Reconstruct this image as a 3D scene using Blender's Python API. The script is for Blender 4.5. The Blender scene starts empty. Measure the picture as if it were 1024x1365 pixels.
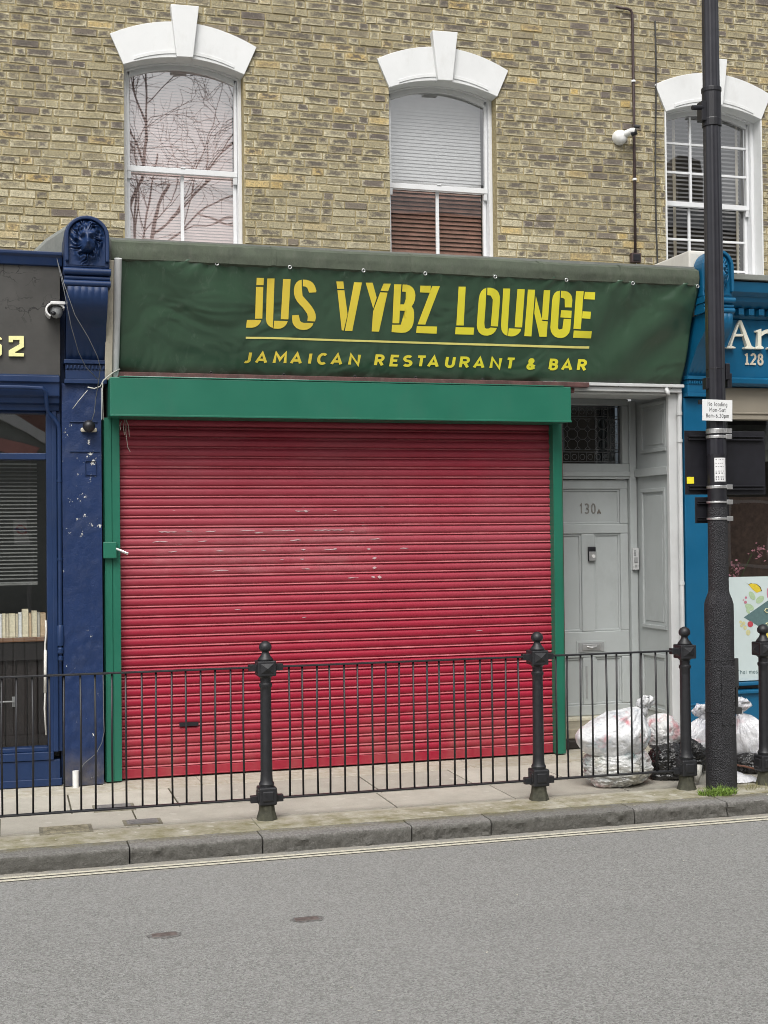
import bpy, bmesh, math, random
from mathutils import Vector, Matrix, noise
random.seed(7)
R_ = math.radians
S = bpy.context.scene
COL = S.collection

# ------------------------------------------------------------------ camera
YAW, PITCH, ROLL, FPX = .281, .0153, -.0109, 1750.0
CAM = Vector((-.73, -8.72, 1.60))
_f = Vector((math.sin(YAW)*math.cos(PITCH), math.cos(YAW)*math.cos(PITCH), math.sin(PITCH)))
_r = Vector((math.cos(YAW), -math.sin(YAW), 0)); _u = _r.cross(_f)
_r2 = _r*math.cos(ROLL) + _u*math.sin(ROLL); _u2 = _u*math.cos(ROLL) - _r*math.sin(ROLL)
cd = bpy.data.cameras.new("camera"); cam = bpy.data.objects.new("camera", cd); COL.objects.link(cam)
cam.matrix_world = Matrix(((_r2.x, _u2.x, -_f.x, CAM.x), (_r2.y, _u2.y, -_f.y, CAM.y), (_r2.z, _u2.z, -_f.z, CAM.z), (0, 0, 0, 1)))
cd.sensor_fit = 'VERTICAL'; cd.sensor_height = 36; cd.lens = FPX/1365*36
cd.clip_end = 2000; cd.clip_start = .05
S.camera = cam

# ------------------------------------------------------------------ world, sun, exposure
SUN_EL, SUN_ROT = R_(52), R_(205)
w = bpy.data.worlds.new("World"); S.world = w; w.use_nodes = True
nt = w.node_tree; bg = nt.nodes["Background"]
sky = nt.nodes.new("ShaderNodeTexSky"); sky.sky_type = 'NISHITA'; sky.sun_disc = False
sky.sun_elevation = SUN_EL; sky.sun_rotation = SUN_ROT; sky.dust_density = 6; sky.air_density = 1.2
hs = nt.nodes.new("ShaderNodeHueSaturation"); hs.inputs['Saturation'].default_value = .16
nt.links.new(sky.outputs[0], hs.inputs['Color']); nt.links.new(hs.outputs[0], bg.inputs['Color'])
bg.inputs['Strength'].default_value = .13
sl = bpy.data.lights.new("sun", 'SUN'); sl.energy = 1.3; sl.angle = R_(38); sl.color = (1, .97, .92)
so = bpy.data.objects.new("sun", sl); COL.objects.link(so)
sd = Vector((math.sin(SUN_ROT)*math.cos(SUN_EL), math.cos(SUN_ROT)*math.cos(SUN_EL), math.sin(SUN_EL)))
so.rotation_euler = sd.to_track_quat('Z', 'Y').to_euler(); so.location = (0, -10, 20)
S.view_settings.view_transform = 'Standard'; S.view_settings.look = 'None'
S.view_settings.exposure = .45; S.view_settings.gamma = 1
S.cycles.filter_width = .95; S.cycles.max_bounces = 8; S.cycles.transparent_max_bounces = 12

# ------------------------------------------------------------------ helpers
def ray(px, py):
    return _r2*((px-512)/FPX) - _u2*((py-682.5)/FPX) + _f
def at(px, py, Y):                      # point of a real plane y = Y seen at a photo position
    d = ray(px, py); return CAM + d*((Y-CAM.y)/d.y)
def onz(px, py, z=0):
    d = ray(px, py); return CAM + d*((z-CAM.z)/d.z)

def thing(name, label, cat, loc=(0, 0, 0), group=None, kind=None):
    o = bpy.data.objects.new(name, None); COL.objects.link(o); o.location = loc
    return tag(o, label, cat, group, kind)
def tag(o, label=None, cat=None, group=None, kind=None):
    if label: o['label'] = label
    if cat: o['category'] = cat
    if group: o['group'] = group
    if kind: o['kind'] = kind
    return o
def origin(o):
    p = Vector((0, 0, 0))
    while o is not None: p = p + o.location; o = o.parent
    return p

class MB:
    def __init__(s): s.v = []; s.f = []; s.mi = []; s.cur = 0; s.cols = []; s.cc = (1, 1, 1, 1); s.uv = []
    def face(s, pts, uv=None):
        n = len(s.v); s.v += [tuple(p) for p in pts]; s.f.append(list(range(n, n+len(pts)))); s.mi.append(s.cur); s.cols.append(s.cc)
        s.uv.append(uv or [(0, 0)]*len(pts))
    def mesh(s, vs, fs):
        n = len(s.v); s.v += [tuple(p) for p in vs]
        for f in fs: s.f.append([n+i for i in f]); s.mi.append(s.cur); s.cols.append(s.cc); s.uv.append([(0, 0)]*len(f))
    def box(s, x0, x1, y0, y1, z0, z1):
        s.mesh([(x0, y0, z0), (x1, y0, z0), (x1, y1, z0), (x0, y1, z0), (x0, y0, z1), (x1, y0, z1), (x1, y1, z1), (x0, y1, z1)],
               [(0, 3, 2, 1), (4, 5, 6, 7), (0, 1, 5, 4), (1, 2, 6, 5), (2, 3, 7, 6), (3, 0, 4, 7)])
        return s
    def prism(s, poly, f0, f1):         # poly of 2-d points, f0/f1 map (u, v) -> 3-d for the two ends
        n = len(poly); a = [f0(*p) for p in poly]; b = [f1(*p) for p in poly]
        s.mesh(a+b, [list(range(n)), list(range(2*n-1, n-1, -1))] + [((i+1) % n, i, n+i, n+(i+1) % n) for i in range(n)])
        return s
    def prof_x(s, prof, x0, x1):        # prof of (y, z)
        return s.prism(prof, lambda y, z: (x0, y, z), lambda y, z: (x1, y, z))
    def face_xz(s, poly, y0, y1):
        return s.prism(poly, lambda x, z: (x, y0, z), lambda x, z: (x, y1, z))
    def lathe(s, prof, c=(0, 0, 0), seg=20, rot=0):   # prof of (r, z)
        vs = []; fs = []
        for r, z in prof:
            for k in range(seg):
                a = 2*math.pi*k/seg+rot; vs.append((c[0]+r*math.cos(a), c[1]+r*math.sin(a), c[2]+z))
        for i in range(len(prof)-1):
            for k in range(seg):
                k2 = (k+1) % seg; fs.append((i*seg+k, i*seg+k2, (i+1)*seg+k2, (i+1)*seg+k))
        fs.append(list(range(seg))[::-1]); fs.append([(len(prof)-1)*seg+k for k in range(seg)])
        s.mesh(vs, fs); return s
    def tube(s, path, r, seg=8, r1=None):
        P = [Vector(p) for p in path]; vs = []; fs = []; n = len(P)
        up = Vector((0.13, .31, 1)).normalized()
        for i, p in enumerate(P):
            t = (P[min(i+1, n-1)]-P[max(i-1, 0)]).normalized()
            a = t.cross(up)
            if a.length < .05: a = t.cross(Vector((1, 0, 0)))
            a.normalize(); b = t.cross(a)
            rr = r if r1 is None else r+(r1-r)*i/(n-1)
            for k in range(seg):
                q = 2*math.pi*k/seg; vs.append(p+a*rr*math.cos(q)+b*rr*math.sin(q))
        for i in range(n-1):
            for k in range(seg):
                k2 = (k+1) % seg; fs.append((i*seg+k, i*seg+k2, (i+1)*seg+k2, (i+1)*seg+k))
        fs.append(list(range(seg))[::-1]); fs.append([(n-1)*seg+k for k in range(seg)])
        s.mesh(vs, fs); return s
    def grid(s, nx, nz, fn):
        vs = [fn(i/nx, j/nz) for j in range(nz+1) for i in range(nx+1)]
        s.mesh(vs, [(j*(nx+1)+i, j*(nx+1)+i+1, (j+1)*(nx+1)+i+1, (j+1)*(nx+1)+i) for j in range(nz) for i in range(nx)]); return s
    def build(s, name, m=None, parent=None, bevel=0, smooth=False, seg=2, fix=True, merge=False):
        o_ = origin(parent) if parent else Vector((0, 0, 0))
        me = bpy.data.meshes.new(name)
        me.from_pydata([(x-o_.x, y-o_.y, z-o_.z) for x, y, z in s.v], [], s.f)
        ms = m if isinstance(m, (list, tuple)) else [m]
        for q in ms: me.materials.append(q)
        me.polygons.foreach_set('material_index', s.mi)
        if len(set(s.cols)) > 1:
            at_ = me.attributes.new('tone', 'FLOAT_COLOR', 'CORNER')
            buf = []
            for f, c in zip(s.f, s.cols): buf += list(c)*len(f)
            at_.data.foreach_set('color', buf)
            uvl = me.uv_layers.new(name='UVMap'); ub = []
            for u in s.uv:
                for a in u: ub += list(a)
            uvl.data.foreach_set('uv', ub)
        if fix or merge:
            bm = bmesh.new(); bm.from_mesh(me)
            if merge: bmesh.ops.remove_doubles(bm, verts=bm.verts, dist=1e-5)
            bmesh.ops.recalc_face_normals(bm, faces=bm.faces); bm.to_mesh(me); bm.free()
        if smooth: me.polygons.foreach_set('use_smooth', [True]*len(me.polygons))
        me.update()
        o = bpy.data.objects.new(name, me); COL.objects.link(o)
        if parent: o.parent = parent
        if bevel:
            b = o.modifiers.new('bevel', 'BEVEL'); b.width = bevel; b.segments = seg; b.limit_method = 'ANGLE'; b.angle_limit = R_(40)
            b.harden_normals = False
        if smooth == 'angle':
            me.polygons.foreach_set('use_smooth', [True]*len(me.polygons))
            me.set_sharp_from_angle(angle=R_(35))
        return o

def bxo(name, m, parent, b, bevel=.003):
    return MB().box(*b).build(name, m, parent, bevel)

# ------------------------------------------------------------------ materials
class N:
    def __init__(s, name, rough=.6, spec=.5, metal=0):
        s.m = bpy.data.materials.new(name); s.m.use_nodes = True; s.t = s.m.node_tree; s.b = s.t.nodes['Principled BSDF']
        s.b.inputs['Roughness'].default_value = rough; s.b.inputs['Metallic'].default_value = metal
        s.b.inputs['Specular IOR Level'].default_value = spec
        s.co = s.t.nodes.new('ShaderNodeTexCoord')
    def n(s, typ, **kw):
        x = s.t.nodes.new(typ)
        for k, v in kw.items(): setattr(x, k, v)
        return x
    def l(s, a, b): s.t.links.new(a, b)
    def pos(s, sc=(1, 1, 1), loc=(0, 0, 0)):
        mp = s.n('ShaderNodeMapping'); mp.inputs['Scale'].default_value = sc; mp.inputs['Location'].default_value = loc
        g = s.n('ShaderNodeNewGeometry'); s.l(g.outputs['Position'], mp.inputs['Vector']); return mp.outputs[0]
    def noise(s, scale, detail=4, rough=.6, sc=(1, 1, 1), loc=(0, 0, 0), dist=0):
        x = s.n('ShaderNodeTexNoise'); x.inputs['Scale'].default_value = scale; x.inputs['Detail'].default_value = detail
        x.inputs['Roughness'].default_value = rough; x.inputs['Distortion'].default_value = dist
        s.l(s.pos(sc, loc), x.inputs['Vector']); return x.outputs['Fac']
    def ramp(s, fac, a, b, c0=(0, 0, 0), c1=(1, 1, 1)):
        x = s.n('ShaderNodeValToRGB'); e = x.color_ramp.elements
        e[0].position = a; e[1].position = b; e[0].color = (*c0, 1); e[1].color = (*c1, 1); s.l(fac, x.inputs[0]); return x.outputs[0]
    def math(s, op, a, b=None, clamp=False):
        x = s.n('ShaderNodeMath', operation=op, use_clamp=clamp)
        for i, v in enumerate((a, b)):
            if v is None: continue
            if isinstance(v, (int, float)): x.inputs[i].default_value = v
            else: s.l(v, x.inputs[i])
        return x.outputs[0]
    def mix(s, fac, a, b, typ='MIX'):
        x = s.n('ShaderNodeMix', data_type='RGBA', blend_type=typ)
        for i, v in ((0, fac), (6, a), (7, b)):
            if isinstance(v, (int, float)): x.inputs[i].default_value = v
            elif isinstance(v, tuple): x.inputs[i].default_value = (*v, 1) if len(v) == 3 else v
            else: s.l(v, x.inputs[i])
        return x.outputs[2]
    def coord(s, axis):
        g = s.n('ShaderNodeNewGeometry'); x = s.n('ShaderNodeSeparateXYZ'); s.l(g.outputs['Position'], x.inputs[0]); return x.outputs[axis]
    def band(s, v, a, b, soft):         # 1 between a and b
        m1 = s.n('ShaderNodeMapRange', clamp=True); m1.inputs[1].default_value = a-soft; m1.inputs[2].default_value = a+soft; s.l(v, m1.inputs[0])
        m2 = s.n('ShaderNodeMapRange', clamp=True); m2.inputs[1].default_value = b-soft; m2.inputs[2].default_value = b+soft; s.l(v, m2.inputs[0])
        return s.math('SUBTRACT', m1.outputs[0], m2.outputs[0], True)
    def col(s, c):
        if isinstance(c, tuple): s.b.inputs['Base Color'].default_value = (*c, 1)
        else: s.l(c, s.b.inputs['Base Color'])
        return s
    def bump(s, h, strength=.3, dist=.01):
        x = s.n('ShaderNodeBump'); x.inputs['Strength'].default_value = strength; x.inputs['Distance'].default_value = dist
        s.l(h, x.inputs['Height']); s.l(x.outputs[0], s.b.inputs['Normal']); return s
    def rough(s, v): s.l(v, s.b.inputs['Roughness']); return s

def paint(name, c, rough=.45, var=.12, scale=3, dirt=.25, dirtc=(.10, .095, .085), bumpy=.1, chips=None, spec=.5):
    m = N(name, rough, spec)
    n1 = m.noise(scale, 5, .65); n2 = m.noise(scale*9, 3, .6, (1, 1, .35))
    dk = tuple(x*(1-var) for x in c); lt = tuple(min(1, x*(1+var)) for x in c)
    base = m.ramp(n1, .3, .7, dk, lt)
    d = m.ramp(m.noise(scale*2.2, 6, .7, (1, 1, .5), (3, 1, 7)), .52, .8)
    base = m.mix(m.math('MULTIPLY', d, dirt), base, dirtc)
    if chips:
        cc, thr, sc = chips
        base = m.mix(m.ramp(m.noise(sc, 4, .7, (1, 1, 1), (9, 2, 4)), thr, thr+.02), base, cc)
    m.col(base); m.bump(n2, bumpy, .004)
    m.rough(m.ramp(n1, .2, .8, (rough*.8,)*3, (min(1, rough*1.25),)*3))
    return m.m

def plain(name, c, rough=.6, metal=0, var=.1, scale=20, bump=0):
    m = N(name, rough, .5, metal); n1 = m.noise(scale, 4)
    m.col(m.ramp(n1, .3, .7, tuple(x*(1-var) for x in c), tuple(min(1, x*(1+var)) for x in c)))
    if bump: m.bump(n1, bump, .003)
    return m.m

M = {}
M['white'] = paint('white_paint', (.67, .68, .68), .5, .04, 3, .3, (.42, .41, .38))
M['sash'] = paint('sash_paint', (.66, .67, .68), .4, .03, 4, .12, (.3, .3, .28))
M['green'] = paint('green_paint', (.011, .130, .081), .40, .10, 1.5, .28, (.05, .12, .09), .05)
M['navy'] = paint('navy_paint', (.008, .026, .084), .42, .16, 3, .25, (.05, .06, .09), .35, None, .4)
M['teal'] = paint('teal_paint', (.002, .100, .212), .38, .10, 3, .22, (.03, .12, .18), .2)
M['grey'] = paint('grey_paint', (.42, .447, .445), .4, .05, 3, .3, (.26, .265, .255), .06)
M['greylight'] = paint('pale_grey_paint', (.55, .56, .56), .45, .05, 3, .25, (.2, .19, .17), .1)
M['cream'] = paint('weathered_cream_wood', (.50, .46, .37), .7, .12, 9, .5, (.13, .11, .08), .3)
M['iron'] = plain('black_iron_paint', (.014, .0145, .017), .48, 0, .3, 40, .25)
M['black'] = plain('black_metal', (.012, .012, .016), .42, 0, .25, 15)
M['steel'] = plain('galvanised_steel', (.6, .6, .6), .35, .8, .1, 30)
M['brownpipe'] = plain('brown_pipe_paint', (.055, .035, .035), .5, 0, .3, 30)
M['plasticwhite'] = plain('white_plastic', (.72, .72, .71), .4)
M['plasticgrey'] = plain('grey_plastic', (.3, .31, .31), .4)
M['dark'] = plain('dark_interior', (.012, .011, .011), .8)
M['lead'] = paint('felt_covering', (.072, .088, .062), .85, .25, 9, .55, (.13, .135, .11), .7)
M['leadgrey'] = paint('lead_flashing', (.17, .18, .165), .7, .2, 5, .5, (.28, .28, .25), .5)
M['render'] = paint('pale_render', (.62, .60, .55), .8, .06, 4, .3, (.35, .33, .28), .4)
M['redwood'] = paint('old_red_boards', (.10, .045, .042), .75, .4, 12, .5, (.20, .15, .13), .4)
M['cable'] = plain('cable_sheath', (.03, .03, .03), .6)
M['greycable'] = plain('grey_cable', (.28, .29, .30), .6)
M['chrome'] = plain('bright_metal', (.75, .74, .72), .22, 1, .05)
M['wood'] = paint('brown_wood', (.22, .11, .055), .6, .25, 12, .2)
M['darkwood'] = paint('dark_boards', (.014, .010, .009), .6, .4, 12, .3, (.06, .05, .04), .3)
M['yellowletter'] = plain('pale_yellow_letter', (.78, .76, .36), .5, 0, .04)
M['creamletter'] = plain('cream_letter', (.80, .78, .66), .45, 0, .03)
M['ink'] = plain('black_ink', (.012, .012, .012), .6)
M['sticker'] = plain('yellow_sticker', (.80, .70, .03), .5)

def glass(name, refl=.16, tint=(1, 1, 1)):
    m = bpy.data.materials.new(name); m.use_nodes = True; t = m.node_tree; t.nodes.clear()
    o = t.nodes.new('ShaderNodeOutputMaterial'); mx = t.nodes.new('ShaderNodeMixShader'); tr = t.nodes.new('ShaderNodeBsdfTransparent')
    gl = t.nodes.new('ShaderNodeBsdfGlossy'); gl.inputs['Roughness'].default_value = .012; tr.inputs[0].default_value = (*tint, 1)
    lw = t.nodes.new('ShaderNodeLayerWeight'); lw.inputs[0].default_value = .35
    mr = t.nodes.new('ShaderNodeMapRange'); mr.inputs[3].default_value = refl; mr.inputs[4].default_value = 1
    g = t.nodes.new('ShaderNodeNewGeometry'); ns = t.nodes.new('ShaderNodeTexNoise'); ns.inputs['Scale'].default_value = 2.2; ns.inputs['Detail'].default_value = 1
    bp = t.nodes.new('ShaderNodeBump'); bp.inputs['Strength'].default_value = .05; bp.inputs['Distance'].default_value = .02
    t.links.new(g.outputs['Position'], ns.inputs['Vector']); t.links.new(ns.outputs[0], bp.inputs['Height']); t.links.new(bp.outputs[0], gl.inputs['Normal'])
    t.links.new(lw.outputs['Facing'], mr.inputs[0])
    pw = t.nodes.new('ShaderNodeMath'); pw.operation = 'POWER'; pw.inputs[1].default_value = 3; t.links.new(lw.outputs['Facing'], pw.inputs[0]); t.links.new(pw.outputs[0], mr.inputs[0])
    t.links.new(mr.outputs[0], mx.inputs[0]); t.links.new(tr.outputs[0], mx.inputs[1]); t.links.new(gl.outputs[0], mx.inputs[2]); t.links.new(mx.outputs[0], o.inputs[0])
    return m
M['glass'] = glass('window_glass', .26); M['shopglass'] = glass('shop_glass', .20, (.93, .95, .95)); M['toplight'] = glass('top_light_glass', .36, (.7, .75, .75))
M['glassbright'] = glass('old_sash_glass', .40)

# --- brick
m = N('stock_brick', .9, .2)
a = m.n('ShaderNodeAttribute', attribute_name='tone'); sep = m.n('ShaderNodeSeparateColor'); m.l(a.outputs['Color'], sep.inputs[0])
uv = m.n('ShaderNodeUVMap'); su = m.n('ShaderNodeSeparateXYZ'); m.l(uv.outputs[0], su.inputs[0])
base = m.n('ShaderNodeValToRGB'); e = base.color_ramp.elements
e[0].position = 0; e[0].color = (.13, .105, .10, 1); e[1].position = 1; e[1].color = (.58, .42, .16, 1)
for p_, c_ in ((.12, (.22, .185, .150)), (.30, (.32, .275, .180)), (.5, (.40, .350, .215)), (.74, (.48, .425, .275)), (.93, (.57, .515, .36))):
    q = e.new(p_); q.color = (*c_, 1)
m.l(sep.outputs[0], base.inputs[0])
# dark weathered skin in the middle of each brick, edges worn pale
nz = m.noise(26, 4, .7, (1, 1, 1.5)); nb = m.noise(15, 4, .7, (1, 1, 1), (5, 5, 5)); nf = m.noise(48, 4, .75, (1, 1, 1.2), (2, 7, 1))
cu = m.math('MULTIPLY', m.math('ABSOLUTE', m.math('SUBTRACT', su.outputs[0], .5)), 2)
cv = m.math('MULTIPLY', m.math('ABSOLUTE', m.math('SUBTRACT', su.outputs[1], .60)), 2)
edge = m.math('MAXIMUM', cu, cv)
core = m.ramp(m.math('ADD', edge, m.math('MULTIPLY', m.math('SUBTRACT', nz, .5), 2.4)), .30, .85, (1, 1, 1), (0, 0, 0))
skin = m.math('MULTIPLY', core, m.ramp(m.math('ADD', sep.outputs[1], m.math('MULTIPLY', m.math('SUBTRACT', nb, .5), 1.3)), .22, .72))
c1 = m.mix(m.math('MULTIPLY', m.ramp(nf, .40, .60), .70), base.outputs[0], m.mix(.7, base.outputs[0], (.15, .135, .105)))
c1 = m.mix(m.math('MULTIPLY', skin, .9), c1, (.112, .098, .086))
c1 = m.mix(m.math('MULTIPLY', m.ramp(m.math('ADD', edge, m.math('MULTIPLY', m.math('SUBTRACT', nz, .5), 1.3)), .70, 1.0), m.math('MULTIPLY', sep.outputs[2], .92)), c1, (.64, .59, .44))
c1 = m.mix(m.math('MULTIPLY', m.ramp(m.noise(75, 3, .7), .60, .72), .5), c1, (.60, .56, .44))
c1 = m.mix(m.math('MULTIPLY', m.ramp(m.noise(95, 3, .7, (1, 1, 1), (1, 2, 8)), .58, .66), .8), c1, (.055, .065, .055))
c1 = m.mix(m.math('MULTIPLY', m.ramp(m.noise(.9, 4, .6, (1, 1, 1.2)), .42, .68), .22), c1, (.16, .145, .115))
m.col(c1); m.bump(m.noise(60, 5, .75), .7, .008); M['brick'] = m.m
m = N('brick_mortar', .95, .1); c = m.mix(m.ramp(m.noise(38, 4, .75), .35, .68), (.25, .205, .115), (.42, .36, .215)); c = m.mix(m.math('MULTIPLY', m.ramp(m.noise(30, 5, .8, (1, 1, 2), (3, 3, 3)), .58, .68), .8), c, (.09, .075, .055)); m.col(c); m.bump(m.noise(120, 3), .6, .004); M['mortar'] = m.m

# --- road, paving, kerb
m = N('asphalt', .88, .3)
v = m.n('ShaderNodeTexVoronoi'); v.inputs['Scale'].default_value = 135; m.l(m.pos(), v.inputs['Vector'])
vs_ = m.n('ShaderNodeSeparateColor'); m.l(v.outputs['Color'], vs_.inputs[0])
n0 = m.noise(.35, 4, .6); n1 = m.noise(260, 2, .6)
c = m.ramp(vs_.outputs[0], .05, .95, (.150, .150, .143), (.30, .30, .29))
c = m.mix(m.ramp(m.noise(150, 2, .7, (1, 1, 1), (4, 0, 0)), .60, .68), c, (.44, .44, .42))
c = m.mix(m.ramp(m.noise(130, 2, .7, (1, 1, 1), (8, 3, 0)), .57, .68), c, (.075, .075, .07))
c = m.mix(m.ramp(m.noise(22, 5, .7), .35, .7), c, m.mix(.25, c, (.20, .20, .19)))
c = m.mix(m.math('MULTIPLY', m.ramp(n0, .35, .7), .38), c, (.29, .288, .28))
c = m.mix(m.math('MULTIPLY', m.ramp(m.noise(1.1, 4, .6, (.25, 1, 1)), .5, .75), .18), c, (.14, .14, .136))
gut = m.band(m.coord(1), -2.02, -1.80, .06)
c = m.mix(m.math('MULTIPLY', gut, m.ramp(m.noise(9, 5, .7), .25, .6)), c, (.30, .28, .24))
m.col(c); m.bump(m.math('ADD', v.outputs['Distance'], n1), .5, .006); M['asphalt'] = m.m

m = N('paving_stone', .85, .3)
a = m.n('ShaderNodeAttribute', attribute_name='tone'); sep = m.n('ShaderNodeSeparateColor'); m.l(a.outputs['Color'], sep.inputs[0])
c = m.ramp(sep.outputs[0], 0, 1, (.375, .355, .305), (.50, .475, .41))
c = m.mix(m.math('MULTIPLY', m.ramp(m.noise(4, 6, .7), .40, .72), .45), c, (.25, .225, .19))
c = m.mix(m.math('MULTIPLY', m.ramp(m.noise(90, 3, .7), .52, .7), .30), c, (.55, .52, .45))
c = m.mix(m.math('MULTIPLY', m.ramp(m.noise(140, 3, .7, (1, 1, 1), (2, 2, 2)), .56, .7), .35), c, (.10, .092, .08))
moss = m.math('MULTIPLY', m.band(m.coord(1), -1.78, -1.42, .06), m.ramp(m.noise(7, 6, .75, (1, 1, 1), (1, 4, 0)), .30, .62))
c = m.mix(m.math('MULTIPLY', moss, .88), c, (.165, .150, .070))
grit = m.math('MULTIPLY', m.band(m.coord(1), -.36, .7, .05), m.ramp(m.noise(16, 6, .75, (1, 1, 1), (7, 4, 0)), .38, .66))
c = m.mix(m.math('MULTIPLY', grit, .6), c, (.25, .205, .12))
gum = m.ramp(m.noise(13, 0, .5, (1, 1, 1), (31, 7, 0)), .76, .775)
c = m.mix(m.math('MULTIPLY', gum, .45), c, (.55, .53, .48))
m.col(c); m.bump(m.noise(130, 4, .7), .4, .004); M['paving'] = m.m

m = N('granite_kerb', .85, .3)
a = m.n('ShaderNodeAttribute', attribute_name='tone'); sep = m.n('ShaderNodeSeparateColor'); m.l(a.outputs['Color'], sep.inputs[0])
c = m.ramp(sep.outputs[0], 0, 1, (.23, .225, .21), (.31, .30, .285))
c = m.mix(m.ramp(m.noise(75, 4, .75), .38, .68), c, m.mix(.72, c, (.055, .052, .046)))
c = m.mix(m.math('MULTIPLY', m.ramp(m.noise(110, 3, .7, (1, 1, 1), (5, 1, 1)), .55, .7), .45), c, (.29, .28, .26))
low = m.math('MULTIPLY', m.band(m.coord(2), -.2, -.012, .010), m.ramp(m.noise(26, 6, .8), .02, .50))
c = m.mix(m.math('MULTIPLY', low, .80), c, (.085, .082, .072))
mossk = m.math('MULTIPLY', m.band(m.coord(1), -1.76, -1.50, .03), m.ramp(m.noise(8, 6, .75), .35, .62))
c = m.mix(m.math('MULTIPLY', mossk, .75), c, (.16, .145, .07))
m.col(c); m.bump(m.noise(48, 6, .75), .9, .014); M['kerb'] = m.m
m = N('cream_line_paint', .8, .3)
c = m.mix(m.ramp(m.noise(60, 4, .75), .46, .64), (.58, .55, .44), (.30, .285, .25)); m.col(c); M['line'] = m.m
m = N('joint_grit', .95, .1); m.col(m.ramp(m.noise(30, 4), .3, .7, (.06, .055, .04), (.12, .11, .08))); M['joint'] = m.m
m = N('ground_soil', .95, .1); m.col(m.ramp(m.noise(.4, 5), .3, .7, (.10, .10, .09), (.16, .155, .14))); M['ground'] = m.m

# --- shutter red: paler pink on the upper laths, scrubbed patch where paint was cleaned off, white scrapes
m = N('red_shutter_paint', .42, .32)
z_ = m.coord(2); x_ = m.coord(0)
c = m.ramp(m.noise(2.2, 5, .6, (1, 1, 1)), .3, .7, (.265, .008, .027), (.33, .011, .036))
upper_pink = m.math('MULTIPLY', m.band(z_, 1.08, 2.9, .38), m.ramp(m.noise(1.6, 4, .6, (.5, 1, 1)), .12, .62))
c = m.mix(m.math('MULTIPLY', upper_pink, .46), c, (.34, .105, .125))
lowd = m.math('MULTIPLY', m.band(z_, -.2, .30, .16), m.ramp(m.noise(5, 5, .7, (1, 1, .4)), .35, .7))
c = m.mix(m.math('MULTIPLY', lowd, .30), c, (.30, .17, .14))
patch = m.math('MULTIPLY', m.band(z_, 1.33, 1.64, .02), m.band(x_, .18, 1.72, .08))
patch = m.math('MULTIPLY', patch, m.ramp(m.noise(4.5, 6, .75, (.8, 1, 2.4), (3, 0, 1)), .38, .72))
c = m.mix(m.math('MULTIPLY', patch, .36), c, (.50, .25, .26))
sc = m.math('MULTIPLY', m.band(z_, 1.25, 1.80, .03), m.band(x_, .05, 1.9, .1))
sc = m.math('MULTIPLY', sc, m.ramp(m.noise(9, 5, .75, (.45, 1, 2.6), (11, 0, 2)), .655, .675))
c = m.mix(m.math('MULTIPLY', sc, .8), c, (.66, .55, .55))
streak = m.ramp(m.noise(3.2, 5, .7, (2.2, 1, .16), (4, 4, 4)), .5, .75)
c = m.mix(m.math('MULTIPLY', streak, .13), c, (.14, .02, .03))
m.col(c); m.rough(m.ramp(m.noise(4, 4), .2, .8, (.36,)*3, (.52,)*3)); M['red'] = m.m
m = N('banner_vinyl', .30, .5)
c = m.ramp(m.noise(1.5, 5, .6), .3, .7, (.037, .078, .047), (.046, .092, .056))
low = m.math('MULTIPLY', m.band(z_ if False else m.coord(2), 2.55, 2.70, .035), m.ramp(m.noise(6, 5, .7, (.4, 1, 1)), .2, .6))
c = m.mix(m.math('MULTIPLY', low, .8), c, (.022, .020, .016))
c = m.mix(m.math('MULTIPLY', m.ramp(m.noise(14, 6, .75), .60, .72), .18), c, (.14, .17, .14))
cz = m.math('MULTIPLY', m.band(m.coord(2), 3.22, 3.5, .10), m.ramp(m.noise(16, 4, .7, (1, 1, .28), (2, 0, 0), 1.5), .58, .68))
cz2 = m.math('MULTIPLY', m.band(m.coord(0), -.2, .75, .2), m.ramp(m.noise(6, 4, .7, (.9, 1, .5), (6, 0, 2), 2.2), .57, .66))
cr = m.math('ADD', cz, m.math('MULTIPLY', cz2, .6), True)
c = m.mix(m.math('MULTIPLY', cr, .28), c, (.16, .21, .165))  # whitened creases, with the sheen of the folds also put into the colour
m.col(c); m.bump(m.math('ADD', m.noise(2.0, 2, .5, (1, 1, 1.2), (0, 0, 0), 1.2), m.math('MULTIPLY', m.noise(7, 2, .5, (1, 1, .4), (0, 3, 0), .6), .12)), .9, .06); M['vinyl'] = m.m
m = N('yellow_vinyl_letter', .42, .5)
mr = m.n('ShaderNodeMapRange', clamp=True); mr.inputs[1].default_value = 1.3; mr.inputs[2].default_value = 2.4; m.l(m.coord(0), mr.inputs[0])
m.col(m.mix(mr.outputs[0], (.84, .64, .075), (.86, .78, .050))); M['yellow'] = m.m

# peeling navy paint for the old pilaster
m = N('peeling_navy_paint', .45, .38)
c = m.ramp(m.noise(3, 5, .65), .3, .7, (.006, .021, .076), (.009, .028, .098))
c = m.mix(m.math('MULTIPLY', m.ramp(m.noise(7, 6, .75), .48, .74), .30), c, (.05, .062, .10))
zone = m.math('ADD', m.math('MULTIPLY', m.band(m.coord(2), 1.55, 2.52, .15), .055), m.math('MULTIPLY', m.band(m.coord(2), .0, .72, .1), .02))
ch = m.ramp(m.math('ADD', m.noise(17, 6, .75, (1, 1, .8), (2, 9, 4)), zone), .672, .684)
c = m.mix(ch, c, (.66, .66, .62))
foot = m.math('MULTIPLY', m.band(m.coord(2), -.1, .16, .09), m.ramp(m.noise(9, 5, .7), .25, .6))
c = m.mix(m.math('MULTIPLY', foot, .7), c, (.12, .105, .085))
m.col(c); m.bump(m.math('ADD', m.noise(14, 6, .75), ch), .55, .010); M['peel'] = m.m

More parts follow.
